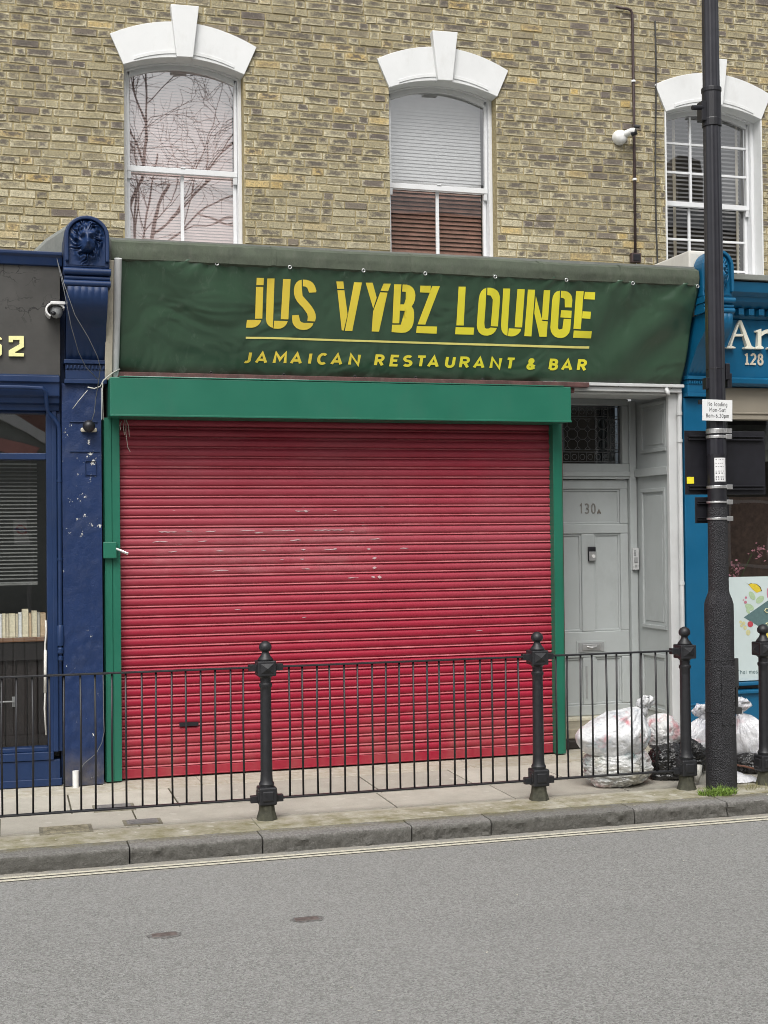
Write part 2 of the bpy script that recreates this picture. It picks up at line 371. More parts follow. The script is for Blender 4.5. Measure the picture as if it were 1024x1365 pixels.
m = N('stippled_black_coating', .55, .5)
v = m.n('ShaderNodeTexVoronoi'); v.inputs['Scale'].default_value = 165; m.l(m.pos(), v.inputs['Vector'])
m.col(m.ramp(m.noise(12, 4), .3, .7, (.011, .011, .014), (.021, .021, .025))); m.bump(v.outputs['Distance'], .8, .008); M['stipple'] = m.m

def bagmat(name, c, c2, hue=None, rough=.32, fold=1.0):
    m = N(name, rough, .5)
    n1 = m.noise(5, 6, .7, (1, 1, 1), (len(name) % 7, 1, 2)); 
    col = m.ramp(n1, .38, .60, c2, c); n3 = m.noise(9, 5, .75, (1, 1, .7), (3, 3, 3), 2.5); col = m.mix(m.math('MULTIPLY', m.ramp(n3, .47, .53), .35 if c[0] < .7 else .16), col, (.85, .85, .85) if c[0] > .3 else (.05, .05, .05))
    for k, (hc, thr, loc) in enumerate(hue or []):
        col = m.mix(m.math('MULTIPLY', m.ramp(m.noise(6.5, 3, .6, (1, 1, 1), loc), thr-.05, thr+.10), .75), col, hc)
    m.col(col); m.bump(m.math('ADD', m.noise(10, 5, .62, (1, 1, .7), dist=1.6), m.math('MULTIPLY', m.noise(34, 3, .6, dist=.8), .16)), .55*fold, .02)
    m.b.inputs['Subsurface Weight'].default_value = .2 if c[0] > .3 else 0; m.b.inputs['Subsurface Radius'].default_value = (.03, .03, .03)
    m.b.inputs['Coat Weight'].default_value = .3; m.b.inputs['Coat Roughness'].default_value = .18
    return m.m
def leaf(name, c, var=.35):
    m = N(name, .6, .3); m.col(m.ramp(m.noise(40, 2), .3, .7, tuple(x*(1-var) for x in c), tuple(x*(1+var) for x in c))); return m.m

# ------------------------------------------------------------------ setting: ground, road, pavement, kerb
bxo('ground', M['ground'], None, (-250, 250, -250, 250, -.9, -.3), 0)['kind'] = 'structure'
bxo('road', M['asphalt'], None, (-60, 60, -15, -1.865, -.3, -.087), 0)['kind'] = 'structure'
bxo('far_pavement', M['ground'], None, (-60, 60, -20.5, -15.003, -.3, .03), 0)['kind'] = 'structure'
pb = MB()
pb.cc = (.5, .5, .5, 1)
rows = [(-.335, .75, .0, None), (-.925, -.34, .62, .25), (-1.385, -.93, .74, -.03), (-1.697, -1.39, .0, None)]
for (y0, y1, L, off) in rows:
    if L == 0:
        xs = [-9+k*1.9+random.uniform(-.1, .1) for k in range(12)]
    else:
        xs = [off-9*L-.0+k*L for k in range(int(20/L))]
    for x0, x1 in zip(xs[:-1], xs[1:]):
        t = random.random(); pb.cc = (t, t, t, 1)
        dz = random.uniform(-.0015, .0015); g = .005 if L else .0012
        pb.box(x0+g, x1-g, y0+.007, y1-.005, -.08, dz)
pv = pb.build('pavement', M['paving'], None, .003); pv['kind'] = 'structure'
bxo('pavement_bed', M['joint'], None, (-9.5, 12.5, -1.70, 3, -.29, -.006), 0)['kind'] = 'structure'
kb = MB()
xs = [-5.9, -5.0, -4.1, -3.2, -2.35, -1.35, -.128, .563, 1.386, 1.847, 2.72, 3.319, 4.2, 5.1, 6, 6.9, 7.8]
for x0, x1 in zip(xs[:-1], xs[1:]):
    t = random.random(); kb.cc = (t, t, t, 1); jy = random.uniform(-.006, .006); n = 14
    def kf(u, v_, x0=x0, x1=x1, jy=jy):
        x = x0+.004+(x1-x0-.008)*u
        # v: front bottom -> front top -> back top
        if v_ < .5:
            t_ = v_/.5; z = -.15+.138*t_; y = -1.868+jy
            y -= 0
            nn = noise.noise(Vector((x*14, z*22, 3)))*.013+noise.noise(Vector((x*34, z*44, 9)))*.010
            return (x, y+nn, z)
        t_ = (v_-.5)/.5
        y = -1.868+jy+.004+(.17-.004)*t_; z = -.003+noise.noise(Vector((x*9, y*9, 1)))*.004+noise.noise(Vector((x*30, y*30, 1)))*.003
        z -= .004*max(0, 1-t_*12)
        return (x, y, z)
    kb.grid(70, 16, kf)
    kb.face([kf(0, k/16) for k in range(17)]+[(x0+.004, -1.70, -.15)]); kb.face([kf(1, k/16) for k in range(17)]+[(x1-.004, -1.70, -.15)])
kb.build('kerb', M['kerb'], None, 0, 'angle', fix=True)['kind'] = 'structure'
for mname, y in (('yellow_line', -1.960), ('yellow_line', -2.012)):
    lb = MB(); n = 90
    pts0 = []; pts1 = []
    for i in range(n+1):
        x = -9+20*i/n; j = noise.noise(Vector((x*1.7, y*9, 0)))*.004
        pts0.append((x, y+j-.0155, -.083)); pts1.append((x, y+j+.0155, -.083))
    for i in range(n): lb.face([pts0[i], pts0[i+1], pts1[i+1], pts1[i]])
    lb.build(mname, M['line'])['kind'] = 'structure'

m_frame = plain('gritty_frame', (.19, .175, .13), .9, 0, .4, 60, .5)
def manhole(name, label, px, z, w_, d_, m, ring=True, rz=0):
    c = onz(*px, z); t = thing(name, label, 'manhole cover', (c.x, c.y, z))
    if ring:
        b = MB(); b.box(c.x-w_/2-.02, c.x+w_/2+.02, c.y-d_/2-.02, c.y+d_/2+.02, z-.02, z+.0035); b.build('frame', m_frame, t)
    b = MB(); b.box(c.x-w_/2, c.x+w_/2, c.y-d_/2, c.y+d_/2, z-.01, z+.0055)
    b.build('lid', m, t)
    b = MB()
    for k in range(5):
        y = c.y-d_/2+d_*(k+.5)/5; b.box(c.x-w_*.42, c.x+w_*.42, y-.008, y+.008, z+.0055, z+.009)
    b.build('tread', m, t)
    return t
m_rust = plain('worn_cast_iron', (.13, .108, .10), .6, .2, .4, 40, .4)
m_lid = plain('concrete_lid', (.27, .245, .175), .85, 0, .35, 60, .5)
m_lid2 = plain('slate_grey_lid', (.20, .192, .188), .8, 0, .2, 60, .3)
manhole('manhole_cover', 'worn stone-filled pavement cover near the kerb, left of the first railing post', (88, 1106), 0, .24, .15, m_lid)
manhole('utility_cover', 'small dark grey pavement cover just outside the left railing bay', (190, 1096), 0, .17, .10, m_lid2)
manhole('utility_cover', 'grey pavement cover half hidden behind the bottom rail near the green shutter guide', (152, 1077), 0, .20, .16, m_lid2)
m_sur = plain('patched_asphalt', (.14, .135, .13), .9, 0, .5, 70, .6)
def roadcover(label, px, seed):
    c = onz(*px, -.087); rnd = random.Random(seed); b = MB()
    n = 22; pts = []
    for k in range(n):
        a = 2*math.pi*k/n; rr = rnd.uniform(.75, 1.1); pts.append((c.x+.075*rr*math.cos(a), c.y+.045*rr*math.sin(a)))
    t = thing('valve_cover', label, 'manhole cover', (c.x, c.y, -.087))
    b.prism(pts, lambda x, y: (x, y, -.10), lambda x, y: (x, y, -.0835)); b.build('surround', m_sur, t)
    b = MB(); b.box(c.x-.055, c.x+.05, c.y-.022, c.y+.025, -.09, -.0815); b.box(c.x-.02, c.x+.02, c.y-.012, c.y+.012, -.0815, -.079); b.build('lid', m_rust, t, .002)
roadcover('small grey sunken valve cover in the road, nearer the left edge', (220, 1247), 3)
roadcover('small rusty brown valve cover in the road, right of the grey one', (410, 1226), 5)
lt = MB(); rnd = random.Random(11)
for k in range(170):
    if k < 115: x = rnd.uniform(-1.2, 4.6); y = rnd.choice((rnd.uniform(-.25, -.02), rnd.uniform(-1.6, -1.4), rnd.uniform(-1.86, -1.3))); z = .004
    else: x = rnd.uniform(-1.2, 4.6); y = rnd.uniform(-5, -1.95); z = -.083
    s_ = rnd.uniform(.003, .011 if k < 115 else .008); a = rnd.uniform(0, 6.3); q = [(s_*rnd.uniform(.6, 1.4)*math.cos(a+i*1.57), s_*rnd.uniform(.4, 1.2)*math.sin(a+i*1.57)) for i in range(4)]
    lt.face([(x+u, y+v_, z+rnd.uniform(0, .004)) for u, v_ in q])
o = lt.build('litter_flecks', plain('pale_litter', (.46, .43, .36), .8, 0, .4, 300), None, fix=False); o['kind'] = 'stuff'; o['label'] = 'pale petals and paper flecks scattered on pavement and road'; o['category'] = 'litter'

# ------------------------------------------------------------------ brick house with three sash windows (set back above the shops)
YB = 2.6
house = thing('brick_house', 'yellow stock brick upper storey with three white arched sash windows above the shops', 'building', (3.1, YB, 3.4))
WC = [.783, 3.145, 5.915]; HW = .517; ZS = 5.615; Z0 = 4.02
g = .0706; wall = MB(); rnd = random.Random(3)
XL, XR, ZB, ZT = -3.5, 9.0, 3.36, 7.6
openings = [(c-HW, c+HW) for c in WC]
nrow = int((ZT-ZB)/g)
def brickface(x0, x1, z0, z1, tone, soot):
    j = .0070; pr = rnd.uniform(.0, .006)
    zmid = (z0+z1)/2
    sag = lambda x: .006*noise.noise(Vector((x*.9, zmid*.35, 2)))
    y0 = YB+.0085; y1 = YB-pr+.003
    o4 = [(x0, z0+sag(x0)), (x1, z0+sag(x1)), (x1, z1+sag(x1)), (x0, z1+sag(x0))]
    i4 = [(x+sx*.0045+rnd.uniform(-j, j), z+sz*.0045+rnd.uniform(-j, j)*.7) for (x, z), sx, sz in zip(o4, (1, -1, -1, 1), (1, 1, -1, -1))]
    o3 = [(x, y0, z) for x, z in o4]; i3 = [(x, y1+rnd.uniform(-.0012, .0012), z) for x, z in i4]
    wall.cc = (tone, soot, rnd.random()**.7, 1)
    U = [(0, 0), (1, 0), (1, 1), (0, 1)]; V = [(.06, .1), (.94, .1), (.94, .9), (.06, .9)]
    wall.face(i3, V)
    for k in range(4):
        k2 = (k+1) % 4; wall.face([o3[k], o3[k2], i3[k2], i3[k]], [U[k], U[k2], V[k2], V[k]])
for r in range(nrow):
    z0 = ZB+r*g+.0055+rnd.uniform(-.001, .001); z1 = ZB+(r+1)*g-.0055
    x = XL-rnd.uniform(0, .2); k = rnd.randint(0, 3)
    while x < XR:
        L = (.216 if k % 2 == 0 else .104)
        if rnd.random() < .10: L = .216 if L < .15 else .104
        L += rnd.uniform(-.010, .010); k += 1
        segs = [(x+.0058, x+L-.0058)]
        if z0 < 5.80:
            for a_, b_ in openings:
                out = []
                for s0, s1 in segs:
                    if s1 <= a_ or s0 >= b_: out.append((s0, s1)); continue
                    if s0 < a_-.02: out.append((s0, a_))
                    if s1 > b_+.02: out.append((b_, s1))
                segs = out
        for s0, s1 in segs:
            if s1-s0 < .02: continue
            big = noise.noise(Vector((x*.55, z0*.8, 7)))
            t = min(.985, max(0, .54+rnd.gauss(0, .23)+.10*big+(.08 if z0 < 4.95 else -.03)))
            if rnd.random() < .011: t = 1.0
            if rnd.random() < .05: t = rnd.uniform(0, .14)
            soot = min(1, max(0, rnd.uniform(.0, .95)+.2*noise.noise(Vector((x*.5, z0*.7, 1)))+(.12 if z0 > 4.9 else -.12)))
            brickface(s0, s1, z0, z1, t, soot)
        x += L
wall.build('wall_brickwork', M['brick'], house, fix=False)
mo = MB(); edges = [XL-.2]+[v_ for a_, b_ in openings for v_ in (a_, b_)]+[XR+.2]
for i in range(0, len(edges), 2): mo.box(edges[i], edges[i+1], YB+.0078, YB+.30, 3.3, 5.80)
mo.box(XL-.2, XR+.2, YB+.0078, YB+.30, 5.80, ZT)
for a_, b_ in openings: mo.box(a_, b_, YB+.0078, YB+.30, 3.3, Z0-.07)
mo.build('mortar_backing', M['mortar'], house)

def arc(xc, half, zs, rise, n=16):       # points left -> right
    return [(xc-half+2*half*k/n, zs+rise*(1-((2*k/n-1)**2))) for k in range(n+1)]
def slats(b, x0, x1, z0, z1, y, pitch, wslat=.024, tilt=.6):
    z = z0
    while z < z1:
        dy = wslat*math.cos(tilt)/2; dz = wslat*math.sin(tilt)/2
        b.face([(x0, y-dy, z-dz), (x1, y-dy, z-dz), (x1, y+dy, z+dz), (x0, y+dy, z+dz)]); z += pitch
m_blindbrown = plain('brown_blind', (.29, .155, .115), .6, 0, .25, 12)
m_blindsky = plain('sky_pale_blind', (.50, .51, .51), .6, 0, .05, 12)  # upper slats coloured pale for the sky reflected in the pane
m_blindpink = plain('pale_pinkish_blind', (.62, .47, .44), .6, 0, .1, 6)
m_blindgrey = plain('grey_blind', (.24, .24, .245), .6, 0, .1, 6)
m_curtain = plain('cream_curtain', (.50, .46, .37), .8, 0, .08, 20)
def window(i, xc):
    w_ = MB()                                         # box frame: hollow with arched head, proud of nothing
    yF = YB+.12
    for s_ in (-1, 1):
        xa, xb = sorted((xc+s_*HW, xc+s_*(HW-.034))); w_.box(xa, xb, yF, yF+.12, Z0, ZS+.01)
    lo = arc(xc, HW-.034, ZS-.005, .095); hi = arc(xc, HW, ZS+.02, .16)
    w_.prism(lo+hi[::-1], lambda x, z: (x, yF, z), lambda x, z: (x, yF+.12, z))
    w_.box(xc-HW-.03, xc+HW+.03, YB-.05, YB+.30, Z0-.07, Z0)    # sill
    f = w_.build('window', M['sash'], house, .004)
    tag(f, ['tall white arched sash window reflecting bare branches', 'white arched sash window with brown blind, upper slats coloured pale as reflected sky', 'white arched sash window with small panes and thin cream curtain'][i])
    up = MB(); yU = yF+.035; iw = HW-.036
    for s_ in (-1, 1):
        xa, xb = sorted((xc+s_*iw, xc+s_*(iw-.026))); up.box(xa, xb, yU, yU+.04, 4.752, ZS)
    lo = arc(xc, iw-.026, ZS-.05, .10); hi = arc(xc, iw, ZS-.002, .105)
    up.prism(lo+hi[::-1], lambda x, z: (x, yU, z), lambda x, z: (x, yU+.04, z))
    up.box(xc-iw+.001, xc+iw-.001, yU-.004, yU+.044, 4.752, 4.800)
    if i == 2:
        for k in (1, 2): up.box(xc-iw+2*iw*k/3-.011, xc-iw+2*iw*k/3+.011, yU+.004, yU+.034, 4.80, ZS+.03)
        for k in (1, 2): up.box(xc-iw+.026, xc+iw-.026, yU+.007, yU+.031, 4.80+.285*k-.011, 4.80+.285*k+.011)
    else:
        up.box(xc-.02, xc+.02, yU-.012, yU-.003, 4.800, 4.812)
    for s_ in (-1, 1):                                # horns
        xa, xb = sorted((xc+s_*(iw-.002), xc+s_*(iw-.036))); up.prof_x([(yU, 4.752), (yU+.04, 4.752), (yU+.03, 4.70), (yU+.01, 4.69)], xa, xb)
    up.build('upper_sash', M['sash'], f, .003)
    lw_ = MB(); yL = yF+.077
    for s_ in (-1, 1):
        xa, xb = sorted((xc+s_*iw, xc+s_*(iw-.030))); lw_.box(xa, xb, yL, yL+.036, Z0+.005, 4.752)
    lw_.box(xc-iw+.030, xc+iw-.030, yL+.001, yL+.035, Z0+.006, Z0+.07)
    if i == 2:
        for k in (1, 2): lw_.box(xc-iw+2*iw*k/3-.012, xc-iw+2*iw*k/3+.012, yL+.004, yL+.03, Z0+.07, 4.752)
        lw_.box(xc-iw+.030, xc+iw-.030, yL+.007, yL+.027, 4.43, 4.452); lw_.box(xc-iw+.030, xc+iw-.030, yL+.007, yL+.027, 4.14, 4.162)
    else: lw_.box(xc-.015, xc+.015, yL+.003, yL+.03, Z0+.07, 4.752)
    lw_.build('lower_sash', M['sash'], f, .003)
    pn = MB(); rr = random.Random(i)
    tl = -.006 if i == 0 else .0
    pu = [(xc-iw+.03, 4.79), (xc+iw-.03, 4.79)]+arc(xc, iw-.03, ZS-.045, .105)[::-1]
    pn.face([(x, yU+.02+tl*(z-5.2), z) for x, z in pu]); 
    pn.face([(x, yL+.018, z) for x, z in ((xc-iw+.03, Z0+.06), (xc+iw-.03, Z0+.06), (xc+iw-.03, 4.751), (xc-iw+.03, 4.751))])
    pn.build('pane', M['glassbright'] if i == 0 else M['glass'], f, fix=False)
    if i == 0:
        b = MB(); slats(b, xc-iw+.02, xc+iw-.02, Z0+.03, 5.72, yF+.17, .026, .027, 1.25); b.build('blind', m_blindpink, f, fix=False)
    elif i == 1:
        b = MB(); slats(b, xc-iw+.02, xc+iw-.02, Z0+.03, 4.78, yF+.17, .040, .041, 1.1); b.build('blind', m_blindbrown, f, fix=False)
        b = MB(); slats(b, xc-iw+.02, xc+iw-.02, 4.79, 5.74, yF+.165, .032, .037, 1.32); b.build('blind', m_blindsky, f, fix=False)
    else:
        b = MB(); slats(b, xc-iw+.02, xc+iw-.02, Z0+.03, 5.74, yF+.19, .042, .030, .9); b.build('blind', m_blindgrey, f, fix=False)
        b = MB()
        for xx, ww in ((xc-.30, .035), (xc+.40, .03)):
            b.grid(8, 2, lambda u, v_, xx=xx, ww=ww: (xx+ww*u, yF+.15+.01*math.sin(u*9), Z0+.03+1.65*v_))
        b.build('curtain', m_curtain, f, fix=False)
    d = MB(); d.box(xc-HW-.03, xc+HW+.03, YB+.36, YB+.9, Z0-.06, 5.85); d.build('room_beyond', M['dark'], f)
    if i == 2:
        for s_ in (-1, 1):
            xa, xb = sorted((xc+s_*(HW-.002), xc+s_*(HW+.012))); b = MB(); b.box(xa, xb, YB-.012, yF, Z0, ZS); b.build('reveal_lining', M['white'], f)
    # stone arch with keystone
    A = MB(); hi = arc(xc, .632, 5.865, .160); lo = arc(xc, .520, 5.612, .10)
    A.prism(lo+hi[::-1], lambda x, z: (x, YB-.022, z), lambda x, z: (x, YB+.295, z))
    st = A.build('window_arch', M['white'], house, .004)
    A = MB(); hi2 = arc(xc, .430, 5.690, .085); lo2 = arc(xc, .430, 5.660, .085); A.prism(lo2+hi2[::-1], lambda x, z: (x, YB-.029, z), lambda x, z: (x, YB-.0215, z)); A.build('moulding', M['white'], st, .002)
    K = MB(); K.face_xz([(xc-.072, 5.70), (xc+.068, 5.705), (xc+.122, 6.155), (xc-.122, 6.15)], YB-.075, YB+.02); K.build('keystone', M['white'], st, .005)
for i, xc in enumerate(WC): window(i, xc)

# pipes, box and camera on the bricks
p = thing('vertical_conduit', 'dark brown conduit pipe with white clips running down the bricks beside the right window', 'pipe', (5.05, YB-.03, 4.2))
b = MB(); b.tube([(4.88, YB-.03, 6.565), (5.0, YB-.03, 6.56), (5.035, YB-.03, 6.548), (5.047, YB-.03, 6.51), (5.05, YB-.03, 5.6), (5.044, YB-.032, 4.23)], .013, 10); b.build('pipe', M['brownpipe'], p, 0, True)
for z in (5.60+.27, 4.93): b = MB(); b.lathe([(.021, -.01), (.023, -.004), (.021, .010), (.012, .012)], (5.049, YB-.03, z), 12); b.build('clip', M['plasticwhite'], p)
jb = thing('junction_box', 'small dark junction box at the foot of the brown conduit', 'electrical box', (5.045, YB-.02, 4.14))
b = MB(); b.box(4.995, 5.095, YB-.055, YB-.004, 4.135, 4.225); b.build('case', M['brownpipe'], jb, .005)
b = MB(); b.box(5.010, 5.080, YB-.062, YB-.055, 4.148, 4.212); b.build('lid', M['black'], jb, .004)
b = MB(); b.tube([(5.05, YB-.04, 4.135), (5.04, YB-.05, 4.10), (5.06, YB-.05, 4.08), (5.03, YB-.06, 4.05)], .006, 6); b.build('cable_tail', M['greycable'], jb, 0, True)
b = MB(); b.tube([(5.286+.012*math.sin(z*2.3), YB-.016, z) for z in [6.48-.1*k for k in range(26)]], .0075, 6)
tag(b.build('black_cable', M['cable'], None, 0, True), 'thin black cable fixed to the bricks between conduit and right window', 'cable')
sc_ = thing('security_camera', 'white round security camera on the brick wall between middle and right windows', 'camera', (4.92, YB, 5.33))
b = MB(); 
cc = Vector((4.905, YB-.0, 5.325))
prof = [(.0, -.085), (.030, -.083), (.050, -.073), (.064, -.052), (.070, -.026), (.072, 0)]
b.lathe([(r, 0) for r, _ in prof], (0, 0, 0), 24); b.v = []; b.f = []; b.mi = []; b.cols = []; b.uv = []
seg = 24
for r, d in prof:
    for k in range(seg): a = 2*math.pi*k/seg; b.v.append((cc.x+r*math.cos(a), cc.y+d, cc.z+r*math.sin(a)))
for i in range(len(prof)-1):
    for k in range(seg): b.f.append([i*seg+k, i*seg+(k+1) % seg, (i+1)*seg+(k+1) % seg, (i+1)*seg+k]); b.mi.append(0); b.cols.append(b.cc); b.uv.append([(0, 0)]*4)
b.build('mount', M['plasticwhite'], sc_, 0, True)
b = MB(); b.tube([cc+Vector((.03, -.07, .02)), cc+Vector((.075, -.12, .035)), cc+Vector((.10, -.145, .03))], .032, 14); b.build('head', M['plasticwhite'], sc_, 0, 'angle')
b = MB(); b.tube([cc+Vector((.07, -.12, .008)), cc+Vector((.108, -.155, .022))], .026, 14); b.tube([cc+Vector((.085, -.15, .075)), cc+Vector((.125, -.185, .06))], .014, 10); b.build('lens', M['black'], sc_, 0, 'angle')

# ------------------------------------------------------------------ restaurant shop: single storey built forward of the house
shop = thing('restaurant_building', 'single storey shop with felt covered cornice, grey panelled doorway and flat roof', 'building', (1.5, .1, 0))
# felt cornice cover with lead roof edge
def feltf(u, v_):
    x = -.075+4.145*u
    nz_ = noise.noise(Vector((x*1.8, v_*3, 0)))*.006+noise.noise(Vector((x*7, v_*5, 3)))*.0025
    prof = [(-.262, 3.325), (-.315, 3.345), (-.322, 3.40), (-.316, 3.452), (-.27, 3.475), (.1, 3.495)]
    t = v_*(len(prof)-1); i = min(int(t), len(prof)-2); q = t-i
    y = prof[i][0]*(1-q)+prof[i+1][0]*q; z = prof[i][1]*(1-q)+prof[i+1][1]*q
    return (x, y+nz_, z+nz_*.8+.010*noise.noise(Vector((x*.8, 0, 5))))
b = MB(); b.grid(160, 20, feltf)
for xx in (.95, 1.9, 2.83, 3.45):
    b.grid(2, 20, lambda u, v_, xx=xx: tuple(Vector(feltf((xx+.03*u+.075)/4.145, v_))+Vector((0, -.003, .003))))
b.build('felt_cornice', M['lead'], shop, 0, 'angle', fix=False)
bxo('roof', M['leadgrey'], shop, (-.10, 4.07, -.255, YB-.003, 3.30, 3.492), 0)
b = MB(); b.prof_x([(.01, 2.66), (.13, 2.66), (.13, 3.295), (-.185, 3.295)], -.09, 4.05); b.build('fascia_board', M['redwood'], shop)
b = MB(); b.box(-.05, 3.30, -.105, -.03, 2.622, 2.657); b.box(-.02, 3.2, -.07, .0, 2.585, 2.619); b.build('soffit_boards', M['redwood'], shop, .004)
b = MB(); b.box(2.95, 4.07, -.085, .05, 2.637, 2.660); b.box(2.95, 4.06, -.062, .05, 2.602, 2.634); b.box(2.95, 4.0, -.02, .3, 2.585, 2.600); b.build('lintel', M['greylight'], shop, .004)
b = MB(); b.prof_x([(-.120, 2.60), (-.03, 2.60), (-.20, 3.33), (-.345, 3.33)], -.108, -.062); tag(b.build('batten', M['cream'], shop, .004), 'cream flaking upright batten')
b = MB(); b.tube([(-.037, -.35+.0, 3.34), (-.037, -.21, 3.0), (-.040, -.095, 2.655)], .024, 12); b.tube([(-.037, -.10, 2.67), (-.037, -.085, 2.625)], .022, 12); b.build('rolled_edge', M['greylight'], shop, 0, 'angle')
# shop wall behind shutter, right party wall and cap
b = MB(); b.box(-.10, 3.12, .14, .25, 0.003, 2.66); b.box(3.10, 3.13, -.0, .139, .003, 2.62); b.build('front_wall', M['redwood'], shop)
b = MB(); b.prof_x([(-.205, 3.60), (-.205, 3.30), (YB-.02, 3.30), (YB-.02, 3.635), (-.20, 3.625)], 4.055, 4.30); b.build('party_wall_cap', M['render'], shop, .01)
# left party wall with lead dressed down on both sides
b = MB(); b.face_xz([(-.62, 3.30), (-.09, 3.30), (-.06, 3.44), (-.12, 3.58), (-.31, 3.63), (-.47, 3.515), (-.59, 3.39)], -.02, YB-.02); b.build('lead_parapet', M['leadgrey'], shop, .02)

b = MB(); b.box(-.392, -.135, .0, YB-.03, .003, 3.295); b.build('party_wall', M['navy'], shop)
# doorway recess
door_y = .60
b = MB()
b.box(3.13, 3.195, .50, .66, .15, 2.70)                         # left post (behind guide)
b.box(3.945, 4.005, .565, .66, .15, 2.60)                       # right jamb
b.box(3.195, 3.945, .572, .66, 1.992, 2.112)                    # transom
b.box(3.195, 3.945, .560, .572, 2.012, 2.052)
b.box(3.195, 3.945, .574, .66, 2.565, 2.615)                    # head
b.box(3.890, 3.945, .578, .66, 2.112, 2.565); b.box(3.195, 3.25, .578, .66, 2.112, 2.565)
b.box(3.195, 3.945, .55, .66, 2.617, 2.72)
b.build('door_frame', M['grey'], shop, .006)
bxo('soffit', M['grey'], shop, (3.132, 4.03, .055, .66, 2.722, 2.76), 0)
# side panelling of the recess (faces -x)
XS = 4.012
b = MB()
b.box(XS, 4.075, .03, .66, .003, 2.72)
def panel_side(bm, y0, y1, z0, z1):
    # raised moulding frame, then sunk slopes towards a field
    for (a_, c_, e_, f_, h) in ((y0, y1, z0, z1, .014),):
        t = .028
        bm.box(XS-h, XS+.002, a_, c_, f_-t, f_); bm.box(XS-h, XS+.002, a_, c_, e_, e_+t); bm.box(XS-h, XS+.002, a_, a_+t, e_+t, f_-t); bm.box(XS-h, XS+.002, c_-t, c_, e_+t, f_-t)
        t2 = .055
        bm.box(XS-.005, XS+.001, a_+t2, c_-t2, e_+t2, f_-t2)
panel_side(b, .09, .49, 2.185, 2.565); panel_side(b, .115, .50, .845, 1.91); panel_side(b, .12, .52, .22, .66)
b.box(XS-.03, XS+.001, .045, .63, 2.005, 2.066); b.box(XS-.022, XS+.001, .03, .05, 2.0, 2.072)
b.build('side_panelling', M['grey'], shop, .006, seg=2)
b = MB(); b.box(3.975, 4.072, -.012, .029, .003, 2.60); b.build('corner_post', M['greylight'], shop, .006)
b = MB(); b.tube([(4.055, -.035, 2.66), (4.058, -.035, 2.57), (4.052, -.035, 2.5), (4.05, -.04, .02)], .017, 10)
for z in (2.25, 2.45, 1.2): b.lathe([(.021, -.012), (.021, .012)], (4.051, -.037, z), 12)
b.build('downpipe', M['greylight'], shop, 0, 'angle')
b = MB(); b.tube([(3.93, -.06, 2.64), (3.93, -.09, 2.60), (3.935, -.09, 2.575)], .016, 10); b.build('pipe_end', M['greylight'], shop, 0, True)
# steps
b = MB(); b.box(3.10, 4.008, .13, .66, .003, .062); b.build('plinth', M['darkwood'], shop, .008)
stone = paint('worn_step_stone', (.30, .27, .20), .85, .2, 9, .5, (.16, .14, .09), .5)
b = MB(); b.box(3.10, 4.008, .20, .66, .062, .138); b.build('step', stone, shop, .01)
b = MB(); b.box(3.195, 3.945, .535, .64, .138, .166); b.build('threshold', paint('cream_threshold', (.60, .57, .46), .6, .08, 9, .4), shop, .006)
# door leaf
d = MB(); X0, X1 = 3.197, 3.943
d.box(X0, X1, door_y+.022, door_y+.05, .168, 1.988)              # field behind
def rail(a_, c_, e_, f_): d.box(a_, c_, door_y, door_y+.0215, e_, f_)
PX = [3.29, 3.545, 3.655, 3.875]
d2 = [(.168, .25), (.615, .815), (1.570, 1.645), (1.915, 1.988)]
for z0, z1 in d2: rail(X0, X1, z0, z1)
for z0, z1 in ((.25, .615), (.815, 1.570), (1.645, 1.915)):
    rail(X0, PX[0], z0, z1); rail(PX[3], X1, z0, z1)
    if z1 < 1.6: rail(PX[1], PX[2], z0, z1)
door = d.build('door', M['grey'], shop, .007)
b = MB()
def mould(x0, x1, z0, z1, t=.016, h=.010):
    b.box(x0, x1, door_y+.0215-h, door_y+.0225, z1-t, z1); b.box(x0, x1, door_y+.0215-h, door_y+.0225, z0, z0+t)
    b.box(x0, x0+t, door_y+.0215-h, door_y+.0225, z0+t, z1-t); b.box(x1-t, x1, door_y+.0215-h, door_y+.0225, z0+t, z1-t)
for x0, x1, z0, z1 in ((PX[0], PX[1], .25, .615), (PX[2], PX[3], .25, .615), (PX[0], PX[1], .815, 1.57), (PX[2], PX[3], .815, 1.57), (PX[0], PX[3], 1.645, 1.915)):
    mould(x0, x1, z0, z1)
b.build('panel_moulding', M['grey'], door, .004)
b = MB(); b.box(3.49, 3.735, door_y-.006, door_y-.0005, .645, .745); b.build('letter_plate_back', M['grey'], door, .003)
b = MB(); b.box(3.505, 3.72, door_y-.012, door_y-.006, .658, .732); lp = b.build('letter_plate', M['plasticgrey'], door, .003)
b = MB(); b.box(3.535, 3.69, door_y-.018, door_y-.012, .672, .718); b.tube([(3.57, door_y-.02, .70), (3.61, door_y-.032, .692), (3.655, door_y-.02, .70)], .007, 8); b.build('letter_flap', M['steel'], door, .004)
b = MB(); b.box(3.593, 3.655, door_y-.024, door_y-.0005, 1.358, 1.470); b.build('doorbell', M['black'], door, .006)
b = MB(); b.box(3.596, 3.652, door_y-.028, door_y-.0245, 1.362, 1.432); b.build('doorbell_plate', M['steel'], door, .004)
b = MB(); b.lathe([(0.0, 0), (.014, 0), (.014, .004), (0, .005)], (0, 0, 0), 16); b.v = [(3.631+x, door_y-.0285-z, 1.396+y) for x, y, z in b.v]; b.build('doorbell_button', M['plasticwhite'], door)
b = MB(); b.box(3.565, 3.580, door_y-.004, door_y+.002, .30, .55); b.build('scratch_line', M['plasticgrey'], door)
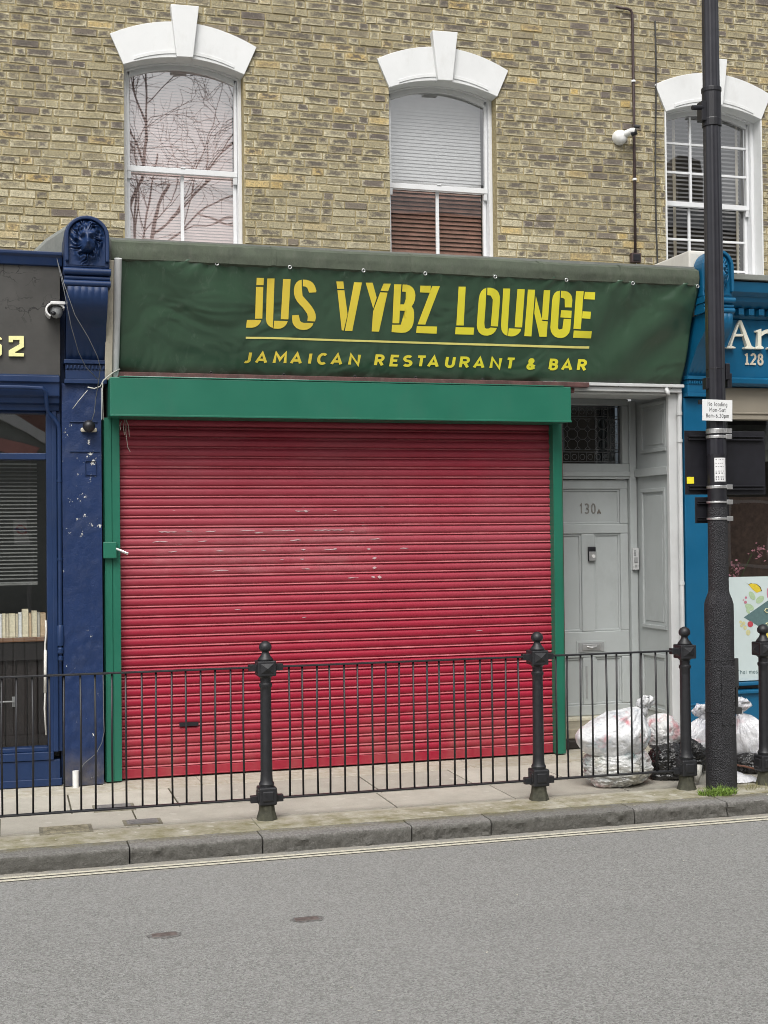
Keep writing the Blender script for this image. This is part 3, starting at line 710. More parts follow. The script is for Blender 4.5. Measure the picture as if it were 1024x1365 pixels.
# entry phone on the jamb
b = MB(); b.box(3.95, 4.0, .535, .564, 1.285, 1.455); ep = b.build('entry_phone', M['greylight'], shop, .004)
b = MB()
for k in range(4): b.box(3.958, 3.972, .531, .5348, 1.395+.012*k, 1.403+.012*k)
b.box(3.958, 3.985, .530, .5348, 1.345, 1.383); b.box(3.962, 3.98, .530, .5348, 1.31, 1.325); b.build('speaker_slots', M['plasticgrey'], ep)
# leaded fanlight
b = MB(); b.box(3.25, 3.89, .615, .622, 2.112, 2.565); fl = b.build('fanlight', glass('leaded_glass', .10, (.5, .55, .6)), shop, fix=False)
bxo('hall_beyond', M['dark'], shop, (3.2, 3.94, .80, .84, .2, 2.6), 0)
b = MB()
lead = plain('lead_cames', (.15, .155, .16), .5, .4)
def came(p0, p1, wd=.005):
    v0 = Vector((p0[0], 0, p0[1])); v1 = Vector((p1[0], 0, p1[1])); t = (v1-v0).normalized(); n_ = Vector((-t.z, 0, t.x))*wd/2
    b.face([(q.x, .6135, q.z) for q in (v0-n_, v1-n_, v1+n_, v0+n_)])
fx0, fx1, fz0, fz1 = 3.262, 3.88, 2.128, 2.555; bw = .075
for z in (fz0, fz1, fz0+bw, fz1-bw, fz0+bw+.02, fz1-bw-.02): came((fx0, z), (fx1, z), .006)
for x in (fx0, fx1, fx0+bw, fx1-bw, fx0+bw+.02, fx1-bw-.02): came((x, fz0), (x, fz1), .006)
P_ = (fx1-fx0-2*bw-.04)/5; Q_ = (fz1-fz0-2*bw-.04)/3
for i in range(5):
    for j in range(3):
        cx, cz = fx0+bw+.02+P_*(i+.5), fz0+bw+.02+Q_*(j+.5); rr = P_*.5
        o8 = [(cx+rr*1.05*math.cos(R_(22.5+45*k)), cz+Q_*.525*math.sin(R_(22.5+45*k))) for k in range(8)]
        for k in range(8): came(o8[k], o8[(k+1) % 8], .0045)
for k in range(8):
    x = fx0+bw+(fx1-fx0-2*bw)*k/7.
    for z in (fz0, fz1-bw): came((x, z), (x, z+bw), .004)
    for z in (fz0+bw/2, fz1-bw/2):
        if k < 7: 
            c8 = [(x+.03+.022*math.cos(R_(60*q)), z+.022*math.sin(R_(60*q))) for q in range(6)]
            for q in range(6): came(c8[q], c8[(q+1) % 6], .004)
for k in range(5):
    z = fz0+bw+(fz1-fz0-2*bw)*k/4.
    for x in (fx0, fx1-bw): came((x, z), (x+bw, z), .004)
    if k < 4:
        for x in (fx0+bw/2, fx1-bw/2):
            came((x-.02, z+.01), (x+.02, z+.06), .004); came((x+.02, z+.01), (x-.02, z+.06), .004)
b.build('leading', lead, fl, fix=False)
b = MB()
for i in range(4):
    for j in range(2):
        cx, cz = fx0+bw+.02+P_*(i+1), fz0+bw+.02+Q_*(j+1); q = .016; b = MB(); b.face([(cx-q, .6138, cz), (cx, .6138, cz-q), (cx+q, .6138, cz), (cx, .6138, cz+q)]); b.build('dark_quarry', M['black'], fl, fix=False)

# ------------------------------------------------------------------ roller shutter
sh = thing('roller_shutter', 'closed red roller shutter with green box and side guides', 'shutter', (1.5, 0, 0))
PIT = .0655
prof = [(0, .000), (.0040, .0015), (.0088, .0055), (.0122, .0125), (.0138, .0215), (.0128, .0315), (.0095, .0395), (.0040, .0452), (-.0015, .0464), (.0020, .0480), (.0120, .0562), (.0118, .0578), (0, .0590)]
pts = []; ztop = 2.36; z = ztop
while z-PIT > .05:
    for o_, dz in prof: pts.append((o_, z-dz))
    z -= PIT
pts.append((0, z)); zend = z
nx = 24; vs = []; fs = []
for o_, zz in pts:
    for i in range(nx+1):
        x = -.02+3.05*i/nx
        vs.append((x, .012-o_+.004*noise.noise(Vector((x*1.1, round((ztop-zz)/PIT-.45)*.37, 2))), zz+.0022*noise.noise(Vector((x*.8, round((ztop-zz)/PIT-.45)*1.7, 0)))))
lipm = N('red_edge_painted_highlight', .45, .4); c = lipm.ramp(lipm.noise(7, 5, .7, (.6, 1, 1)), .3, .7, (.33, .06, .075), (.50, .18, .19)); lipm.col(c)  # highlight line along each lath lip, painted as a paler pink
b = MB()
for j in range(len(pts)-1):
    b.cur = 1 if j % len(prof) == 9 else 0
    for i in range(nx): b.f.append((j*(nx+1)+i, (j+1)*(nx+1)+i, (j+1)*(nx+1)+i+1, j*(nx+1)+i+1)); b.mi.append(b.cur); b.cols.append(b.cc); b.uv.append([(0, 0)]*4)
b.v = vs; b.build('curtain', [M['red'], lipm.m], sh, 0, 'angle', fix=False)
# paint scraped off along the crests
b = MB(); rk = random.Random(17)
def scrape(x0, x1, z, h=.004):
    k = round((ztop-.0215-z)/PIT); zz = ztop-.0215-k*PIT; n_ = max(2, int((x1-x0)/.02)); pt = []; pb_ = []
    for i in range(n_+1):
        x = x0+(x1-x0)*i/n_; q = .0 if i in (0, n_) else 1
        yy = -.0038+.004*noise.noise(Vector((x*1.1, round((ztop-zz)/PIT-.45)*.37, 2)))
        hh = h*(.35+q*rk.uniform(.3, 1.1)); o_ = rk.uniform(-.003, .003); pt.append((x, yy-.0004, zz+o_+hh)); pb_.append((x, yy-.0004, zz+o_-hh))
    b.face(pb_+pt[::-1])
for x0, x1, z in ((.24, .36, 1.632), (.42, .46, 1.632), (.55, .62, 1.632), (.78, .88, 1.632), (1.0, 1.16, 1.63), (1.28, 1.5, 1.63), (.20, .30, 1.56), (.5, .56, 1.565), (1.12, 1.2, 1.56), (1.36, 1.44, 1.50), (1.68, 1.76, 1.56), (.3, .36, 1.50), (.62, .67, 1.49), (.92, .96, 1.50), (1.9, 1.96, 1.50), (.6, .7, 1.36), (1.2, 1.26, 1.36), (1.05, 1.08, 1.43), (1.16, 1.26, 1.755), (1.42, 1.45, 1.75), (1.52, 1.58, 1.30), (.74, .78, 1.10), (2.45, 2.5, .9), (1.2, 1.23, 1.0)): scrape(x0, x1, z, .0026)
for x, z, h in ((1.2, 1.50, .006), (1.19, 1.44, .004), (1.42, 1.50, .006), (1.66, 1.50, .006), (1.70, 1.44, .006), (1.70, 1.37, .007), (1.735, 1.30, .008), (1.69, 1.30, .005), (1.22, 1.76, .007)): scrape(x, x+.028, z, h)
b.build('paint_scrape', plain('bare_scraped_paint', (.52, .37, .38), .6, 0, .25, 60), sh, fix=False)
b = MB(); b.box(-.012, 3.025, -.006, .02, .012, zend+.004); b.box(-.012, 3.025, -.012, -.006, .012, .022); b.build('bottom_bar', M['red'], sh, .003)
b = MB(); b.box(-.113, -.066, -.070, .10, .008, 2.36); b.box(-.0655, -.013, -.062, .10, .008, 2.36); b.box(-.118, -.113, -.03, .13, .008, 2.36); b.build('guide', M['green'], sh, .003)
b = MB(); b.box(3.027, 3.088, -.066, .10, .008, 2.36); b.box(3.084, 3.10, -.06, .10, .008, 2.36); b.build('guide', M['green'], sh, .003)
b = MB(); b.box(-.088, 3.076, -.282, .10, 2.356, 2.600); b.build('shutter_box', M['green'], sh, .006)
b = MB(); b.box(-.088, 3.076, -.290, -.28, 2.352, 2.364); b.box(-.03, 3.02, -.286, -.262, 2.6005, 2.6075); b.build('box_lip', M['green'], sh, .002)
b = MB(); b.box(.0, 1.2, -.279, -.265, 2.607, 2.6095); b.build('paint_drip', M['white'], sh)
b = MB(); b.box(-.125, -.04, -.112, -.07, 1.450, 1.556); lk = b.build('lock_case', M['green'], sh, .005)
b = MB(); b.tube([(-.045, -.100, 1.512), (-.02, -.125, 1.50), (.03, -.135, 1.478)], .0095, 10); b.build('lock_pin', M['chrome'], lk, 0, 'angle')
b = MB(); b.box(.365, .490, -.012, .002, .333, .358); b.build('letter_slot', M['black'], sh)
# string dangling at the top left
b = MB()
for pth in ([(.02, -.06, 2.35), (.012, -.062, 2.30), (.02, -.06, 2.25)], [(.03, -.06, 2.35), (.045, -.065, 2.31), (.05, -.062, 2.24)], [(.03, -.06, 2.35), (.028, -.062, 2.26), (.04, -.06, 2.17), (.055, -.06, 2.14)], [(0, -.06, 2.34), (-.01, -.062, 2.31), (-.005, -.06, 2.28)]): b.tube(pth, .0022, 5)
tag(b.build('loose_string', plain('pale_string', (.55, .52, .46), .9), None, 0, True), 'short frayed pale string hanging at the top left of the red shutter', 'string')

# ------------------------------------------------------------------ green banner
bn = thing('shop_banner', 'dark green vinyl banner with yellow stencil lettering above the shutter', 'banner', (2.0, -.2, 2.66))
BZ0, BZ1 = 2.652, 3.365
def by(z): return -.055-(z-2.66)*.357
EY = [at(x, y, -.3).x for x, y in ((160, 350), (289, 355), (386, 360), (484, 365), (566, 370), (659, 375), (754, 378), (842, 380), (928, 376))]
EB = [at(x, y, -.08).x for x, y in ((282, 493), (379, 498), (474, 499), (555, 501), (645, 503), (740, 504), (826, 507), (897, 511))]
def boff(x, z):
    t = (z-BZ0)/(BZ1-BZ0)
    # long folds pulled from the upper left corner, slack across the middle, gathers under the eyelets
    d = x*.62-(1-t)*.55*1.0
    fold = math.exp(-((x-.42)/.55)**2)*.024*math.sin(d*13+2.2*noise.noise(Vector((x*1.3, z*2, 0))))*(.35+.65*math.sin(math.pi*min(1, max(0, t))))
    fold += math.exp(-((x-3.7)/.45)**2)*.022*math.sin((x*.7+(1-t)*.5)*16)*(.3+.7*math.sin(math.pi*min(1, max(0, t))))
    slack = .010*noise.noise(Vector((x*.9, z*1.6, 4)))+.0045*noise.noise(Vector((x*3.4, z*3.4, 8)))
    gath = 0
    for e_ in EY:
        q = (x-e_); dz = BZ1-z
        gath += .012*math.exp(-dz/.085)*math.exp(-(q/.20)**2)*math.cos(abs(q)*70/(1+dz*9))
    for e_ in EB:
        q = (x-e_); dz = z-BZ0; gath += .004*math.exp(-dz/.06)*math.exp(-(q/.16)**2)*math.cos(abs(q)*60/(1+dz*9))
    return fold+slack+gath
NRM = Vector((0, -1, -.357)).normalized()
def bpt(x, z, h=0):
    p = Vector((x, by(z), z))+NRM*(boff(x, z)+h); return p
def bgrid(u, v_):
    z = BZ0+(BZ1-BZ0)*v_; x = -.018+(4.074+.018*v_)*u+.004*math.sin(v_*5)
    z += .006*noise.noise(Vector((x*2, v_*2, 1))) - (.010*abs(math.sin((x+.1)*6.2)) if v_ > .99 else 0)
    return bpt(x, z)
b = MB(); b.grid(330, 60, bgrid); o = b.build('sheet', M['vinyl'], bn, 0, True, fix=False)
sm = o.modifiers.new('thickness', 'SOLIDIFY'); sm.thickness = .002; sm.offset = -1
def on_banner(px, py):
    d = ray(px, py); # plane y + .357 z = -.055+.357*2.66
    k = -.055+.357*2.66
    t = (k-CAM.y-.357*CAM.z)/(d.y+.357*d.z); p = CAM+d*t; return p.x, p.z
def lettering(name, polys, m, h=.0035):
    vs = []; fs = []
    for poly in polys:
        bm = bmesh.new(); f = bm.faces.new([bm.verts.new((x, 0, z)) for x, z in poly]); bmesh.ops.triangulate(bm, faces=[f], ngon_method='EAR_CLIP')
        xs_ = [p[0] for p in poly]; zs_ = [p[1] for p in poly]
        for ax, lo, hi in ((0, min(xs_), max(xs_)), (2, min(zs_), max(zs_))):
            st = .03; k = math.ceil(lo/st)*st
            while k < hi:
                no = [0, 0, 0]; no[ax] = 1; co = [0, 0, 0]; co[ax] = k
                bmesh.ops.bisect_plane(bm, geom=bm.verts[:]+bm.edges[:]+bm.faces[:], dist=1e-6, plane_co=co, plane_no=no); k += st
        base = len(vs); bm.verts.index_update()
        for v_ in bm.verts: vs.append(bpt(v_.co.x, v_.co.z, h))
        for f in bm.faces: fs.append([base+v_.index for v_ in f.verts])
        bm.free()
    b = MB(); b.mesh(vs, fs)
    o = b.build(name, m, bn, 0, False, fix=True)
    return o
SC = 4.096
def A_(pts): return [on_banner(310+x/SC, 360+y/SC) for x, y in pts]
def B_(pts): return [on_banner(560+x/SC, 360+y/SC) for x, y in pts]
title = [A_(p) for p in (
 [(133,43),(172,43),(170,83),(131,83)], [(129,92),(169,92),(163,265),(123,265)], [(77,270),(158,272),(153,284),(146,294),(136,303),(122,310),(105,313),(72,312)],
 [(190,46),(230,46),(221,316),(208,311),(195,301),(187,288),(183,268),(184,240)], [(276,48),(316,48),(305,269),(264,268)], [(228,277),(302,278),(297,292),(288,304),(277,313),(264,319),(248,321),(224,319)],
 [(378,53),(362,57),(349,67),(339,83),(334,105),(335,128),(341,150),(352,170),(367,188),(384,205),(397,220),(407,238),(411,255),(408,278),(450,280),(455,260),(453,240),(445,219),(432,198),(415,177),(397,157),(382,139),(375,121),(374,106),(378,92)],
 [(385,52),(405,53),(424,59),(439,70),(450,87),(458,112),(456,121),(418,123),(414,108),(408,97),(398,90),(384,88)],
 [(326,246),(362,244),(363,262),(368,276),(377,284),(390,288),(442,288),(436,303),(424,316),(408,324),(388,327),(367,324),(349,316),(336,303),(328,287),(325,265)],
 [(567,62),(605,62),(610,103),(572,102)], [(573,110),(611,110),(628,242),(607,330),(596,328)], [(664,66),(706,67),(654,332),(613,332)],
 [(726,68),(765,69),(787,150),(768,210)], [(824,73),(864,74),(849,115),(808,113)], [(806,121),(846,123),(810,225),(800,336),(760,335),(767,226)],
 [(882,77),(921,77),(910,290),(873,290)],
 [(928,78),(950,79),(970,85),(985,97),(994,114),(998,136),(996,160),(989,181),(978,198),(962,205),(945,206),(936,187),(947,178),(955,163),(958,143),(955,128),(946,119),(926,117)],
 [(916,187),(936,187),(945,206),(940,222),(914,221)],
 [(945,206),(962,205),(978,198),(987,212),(991,232),(991,262),(987,290),(978,314),(963,331),(945,340),(925,342),(918,342),(918,298),(934,295),(946,286),(952,270),(953,245),(949,230),(940,222)],
 [(868,338),(871,298),(918,298),(918,342)])]
title += [B_(p) for p in (
 [(0,84),(58,85),(55,123),(-2,121)], [(66,86),(108,87),(28,297),(-14,296)], [(-18,305),(93,308),(90,347),(-22,343)],
 [(210,90),(248,90),(238,302),(198,302)], [(194,311),(296,314),(292,353),(191,350)],
 [(360,97),(345,103),(333,115),(325,132),(320,155),(317,190),(310,300),(313,322),(321,339),(334,351),(350,357),(368,358),(386,354),(400,346),(411,334),(420,316),(384,314),(376,319),(363,320),(354,315),(350,303),(351,288),(357,185),(358,150)],
 [(366,95),(384,95),(402,100),(418,110),(428,124),(434,145),(434,175),(425,308),(386,306),(394,190),(395,160),(391,146),(383,138),(365,135)],
 [(453,100),(491,100),(477,359),(463,353),(452,342),(445,327),(442,300)], [(530,103),(571,104),(557,313),(517,312)], [(485,318),(553,321),(548,335),(538,347),(525,356),(510,361),(496,362),(480,360)],
 [(588,106),(627,107),(608,362),(569,360)], [(631,140),(667,277),(697,280),(691,364),(652,364),(623,235)], [(674,108),(710,109),(698,273),(664,270)],
 [(762,112),(746,116),(734,126),(725,142),(720,165),(718,200),(711,315),(715,336),(724,352),(737,364),(753,370),(770,371),(787,367),(802,357),(813,342),(819,322),(824,266),(784,266),(780,308),(776,320),(768,326),(759,325),(753,317),(751,303),(760,180),(762,150)],
 [(769,112),(788,113),(806,118),(820,129),(829,144),(832,165),(828,204),(790,203),(792,172),(789,160),(781,152),(767,150)], [(770,218),(828,222),(825,262),(766,258)],
 [(853,114),(893,115),(875,322),(836,320)], [(899,118),(955,120),(951,160),(894,158)], [(886,224),(930,226),(926,265),(882,262)], [(838,329),(937,333),(934,373),(834,369)])]
lettering('title_lettering', title, M['yellow'])
lettering('rule_line', [A_([(70,361),(70,372),(1024,402),(1024,391)]) , B_([(0,391),(0,402),(925,430),(926,417)])], plain('pale_yellow_vinyl', (.82, .74, .22), .45, 0, .04))

# stroke letters, unit box: width w, height 1
def circ(cx, cy, rx, ry, a0, a1, n=12):
    return [(cx+rx*math.cos(R_(a0+(a1-a0)*k/n)), cy+ry*math.sin(R_(a0+(a1-a0)*k/n))) for k in range(n+1)]
G = {
 'J': (.5, [[(.42, 1), (.42, .25)]+circ(.22, .25, .2, .23, 0, -120, 8)[1:]]),
 'A': (.72, [[(.02, 0), (.36, .98), (.70, 0)], [(.17, .28), (.55, .28)]]),
 'M': (.85, [[(.05, 0), (.10, 1), (.42, .35), (.75, 1), (.80, 0)]]),
 'I': (.2, [[(.1, 0), (.1, 1)]]),
 'C': (.7, [circ(.38, .5, .34, .48, 50, 310, 16)]),
 'N': (.72, [[(.06, 0), (.06, 1), (.66, 0), (.66, 1)]]),
 'R': (.66, [[(.06, 0), (.06, .96), (.36, .96)]+circ(.36, .72, .24, .24, 90, -90, 8)[1:]+[(.06, .48)], [(.34, .48), (.62, 0)]]),
 'E': (.6, [[(.58, .96), (.06, .96), (.06, .04), (.58, .04)], [(.06, .5), (.50, .5)]]),
 'S': (.62, [circ(.31, .73, .25, .23, 35, 270, 10)+circ(.31, .26, .27, .24, 90, -145, 10)[1:]]),
 'T': (.66, [[(.02, .96), (.64, .96)], [(.33, .96), (.33, 0)]]),
 'U': (.68, [[(.06, 1), (.06, .34)]+circ(.34, .34, .28, .32, 180, 360, 12)[1:]+[(.62, 1)]]),
 'B': (.66, [[(.06, .04), (.06, .96), (.34, .96)]+circ(.34, .74, .22, .22, 90, -90, 8)[1:]+[(.06, .52)], [(.36, .52)]+circ(.36, .28, .25, .24, 90, -90, 8)[1:]+[(.06, .04)]]),
 '&': (.74, [[(.70, 0), (.22, .62)]+circ(.33, .78, .16, .18, 215, -40, 10)[1:]+[(.18, .45)]+circ(.30, .24, .24, .22, 140, 330, 10)[1:]+[(.68, .42)]]),
 'n': (.55, [[(.08, 0), (.08, .68)], [(.08, .45)]+circ(.29, .42, .2, .25, 160, 0, 8)[1:]+[(.49, 0)]]),
 'm': (.82, [[(.08, 0), (.08, .68)], [(.08, .45)]+circ(.25, .45, .16, .22, 160, 0, 8)[1:]+[(.41, 0)], [(.41, .45)]+circ(.58, .45, .16, .22, 160, 0, 8)[1:]+[(.74, 0)]]),
 'o': (.58, [circ(.29, .33, .22, .33, 0, 360, 16)]),
 'l': (.2, [[(.1, 0), (.1, 1)]]),
 'i': (.2, [[(.1, 0), (.1, .68)], [(.1, .86), (.1, .96)]]),
 'a': (.56, [circ(.27, .32, .20, .31, 0, 360, 14), [(.47, .67), (.47, 0)]]),
 'd': (.56, [circ(.27, .32, .20, .31, 0, 360, 14), [(.47, 1), (.47, 0)]]),
 'p': (.56, [circ(.29, .32, .20, .31, 0, 360, 14), [(.08, .67), (.08, -.28)]]),
 'g': (.56, [circ(.27, .34, .20, .30, 0, 360, 14), [(.47, .67), (.47, -.08)]+circ(.27, -.08, .20, .18, 0, -140, 6)[1:]]),
 't': (.4, [[(.18, .92), (.18, .14), (.24, .03), (.36, .03)], [(.02, .66), (.36, .66)]]),
 's': (.46, [circ(.23, .5, .17, .16, 30, 270, 8)+circ(.23, .17, .18, .17, 90, -150, 8)[1:]]),
 'h': (.56, [[(.08, 0), (.08, 1)], [(.08, .45)]+circ(.29, .42, .2, .25, 160, 0, 8)[1:]+[(.49, 0)]]),
 '-': (.42, [[(.06, .36), (.36, .36)]]), '.': (.22, [[(.11, .0), (.11, .09)]]), ' ': (.36, []),
 '0': (.58, [circ(.29, .5, .22, .48, 0, 360, 18)]),
 '1': (.38, [[(.06, .80), (.22, 1), (.22, 0)]]),
 '2': (.58, [circ(.29, .72, .22, .26, 160, -40, 10)+[(.06, .03), (.54, .03)]]),
 '3': (.56, [circ(.26, .74, .21, .24, 150, -90, 10)+circ(.26, .26, .23, .25, 90, -150, 10)[1:]]),
 '6': (.58, [[(.46, .98), (.20, .66), (.10, .42)]+circ(.29, .29, .21, .28, 150, -210, 16)]),
 '8': (.58, [circ(.29, .75, .18, .22, 0, 360, 14), circ(.29, .27, .22, .26, 0, 360, 14)]),
}
G['1s'] = (.44, [[(.04, .84), (.24, .98), (.24, .02)], [(.06, .03), (.42, .03)]])
def strokes(text, glyphs=None, track=.12, widths=None):
    out = []; x = 0
    for ch in (glyphs or text):
        w_, L = G[ch]; out.append((x, w_, L)); x += w_+track
    return out, x-track
def thicken(pl, t):
    n = len(pl); L = []; Rr = []
    closed = n > 3 and abs(pl[0][0]-pl[-1][0]) < 1e-6 and abs(pl[0][1]-pl[-1][1]) < 1e-6
    for i in range(n):
        p = Vector(pl[i]); a_ = Vector(pl[i-1]) if i > 0 else (Vector(pl[-2]) if closed else None); c_ = Vector(pl[i+1]) if i < n-1 else (Vector(pl[1]) if closed else None)
        d0 = (p-a_).normalized() if a_ is not None else None; d1 = (c_-p).normalized() if c_ is not None else None
        if d0 is None: d0 = d1
        if d1 is None: d1 = d0
        n0 = Vector((-d0.y, d0.x)); n1 = Vector((-d1.y, d1.x)); mm = (n0+n1)
        mm = mm.normalized() if mm.length > .2 else n0
        k = min(1.9, 1/max(.45, mm.dot(n0)))
        L.append(p+mm*t/2*k); Rr.append(p-mm*t/2*k)
    return [[tuple(L[i]), tuple(L[i+1]), tuple(Rr[i+1]), tuple(Rr[i])] for i in range(n-1)]
# tagline: each letter fitted between its measured edges
tg = [('J', 55, 105), ('A', 125, 192), ('M', 220, 300), ('A', 317, 382), ('I', 408, 440), ('C', 462, 520), ('A', 538, 603), ('N', 632, 700), ('R', 775, 830), ('E', 858, 912), ('S', 928, 985),
      ('T', 1002, 1059), ('A', 1066, 1129), ('U', 1159, 1217), ('R', 1237, 1296), ('A', 1316, 1379), ('N', 1404, 1471), ('T', 1491, 1544), ('&', 1606, 1656), ('B', 1726, 1779), ('A', 1796, 1859), ('R', 1882, 1936)]
polys = []
for ch, a_, c_ in tg:
    w_, L = G[ch]
    if ch in 'I': a_ += 8; c_ -= 8
    pad = 6; sh_ = 9
    for pl in L:
        for q in thicken([(x*(c_-a_-2*pad)/w_/66, y) for x, y in pl], .25):
            pp = []
            for x, y in q:
                px = a_+pad+x*66+sh_*(y-.5); yb = 508+(px-60)*.0242; pp.append(on_banner(310+px/SC, 360+(yb-(y*.80+.10)*68)/SC))
            polys.append(pp)
lettering('tagline_lettering', polys, M['yellow'])
for e_ in EY:
    b = MB(); p = bpt(e_, BZ1-.018, .004); pts = [p+Vector((.0105*math.cos(a*.5236), -.001, .0105*math.sin(a*.5236))) for a in range(13)]
    b.tube(pts, .0042, 6); b.build('eyelet', M['steel'], bn, 0, True)
for e_ in EB:
    b = MB(); p = bpt(e_, BZ0+.015, .004); pts = [p+Vector((.0085*math.cos(a*.5236), -.001, .0085*math.sin(a*.5236))) for a in range(13)]
    b.tube(pts, .0036, 6); b.tube([p, p+Vector((.004, -.006, -.025)), p+Vector((-.012, .02, -.045)), p+Vector((.008, .03, -.055))], .003, 5); b.build('tie', M['cable'], bn, 0, True)

def flat_text(name, text, m, parent, x0, z0, height, thick, y, width=None, depth=.004, shear=0, ang=0, glyphs=None, track=.14, zoff=None, mapper=None):
    L, W = strokes(text, glyphs, track); k = height; sx = (width/W if width else k); b = MB(); n = 0
    for gx, w_, pls in L:
        for pl in pls:
            pp = [((gx+x)*sx/k, yy) for x, yy in pl]
            for q in thicken(pp, thick):
                n += 1; e_ = .00004*(n % 9)
                fn = lambda u, v_, d: mapper(u*k, v_*k, d) if mapper else (x0+(u*math.cos(ang)-v_*math.sin(ang))*k, y-d, z0+(v_*math.cos(ang)+u*math.sin(ang))*k)
                b.prism(q, lambda u, v_: fn(u, v_, 0), lambda u, v_: fn(u, v_, depth+e_))
    return b.build(name, m, parent)
flat_text('door_number', '130', plain('dull_brass', (.25, .24, .22), .4, .2), door, 3.542, 1.728, .075, .115, door_y+.022, .135, .006, track=.25)
flat_text('door_letter', 'A', plain('dull_brass', (.22, .20, .17), .4, .3), door, 3.69, 1.726, .030, .26, door_y+.022, .030, .006)

# ------------------------------------------------------------------ carved corbel with lion head
def lion(u, v_, seed=0):                     # u, v in -1..1 -> relief height (m)
    g_ = lambda a_, s_: math.exp(-(a_/s_)**2)
    h = 0
    r = math.hypot(u/.80, (v_-.0)/.86); th = math.atan2(v_, u)
    head = max(0, 1-(u/.50)**2-((v_-.08)/.62)**2); h += .052*math.sqrt(head)
    h += .036*g_(u, .26)*g_(v_+.30, .24)                      # muzzle
    h += .020*g_(u, .13)*g_(v_+.02, .30)                      # bridge of nose
    h += .016*g_(u, .17)*g_(v_+.16, .09)                      # nose
    for s_ in (-1, 1):
        h += .020*g_(u-s_*.24, .15)*g_(v_-.22, .09)           # brow
        h -= .024*g_(u-s_*.24, .10)*g_(v_-.07, .07)           # eye socket
        h += .009*g_(u-s_*.24, .05)*g_(v_-.07, .04)           # eyeball
        h += .016*g_(u-s_*.22, .12)*g_(v_+.36, .13)           # cheek
        h += .018*g_(u-s_*.48, .12)*g_(v_-.52, .11)           # ear
    h -= .034*g_(u, .20)*g_(v_+.52, .055)                     # mouth
    h += .018*g_(u, .18)*g_(v_+.66, .09)                      # chin
    mane = g_(r-.80, .24)
    n_ = noise.noise(Vector((u*3, v_*3, seed)))
    h += mane*(.018+.011*math.sin(th*11+8*n_+r*7)+.009*math.sin(th*23+r*15+9*n_)+.006*noise.noise(Vector((u*9, v_*9, seed))))
    return max(h, -.012)
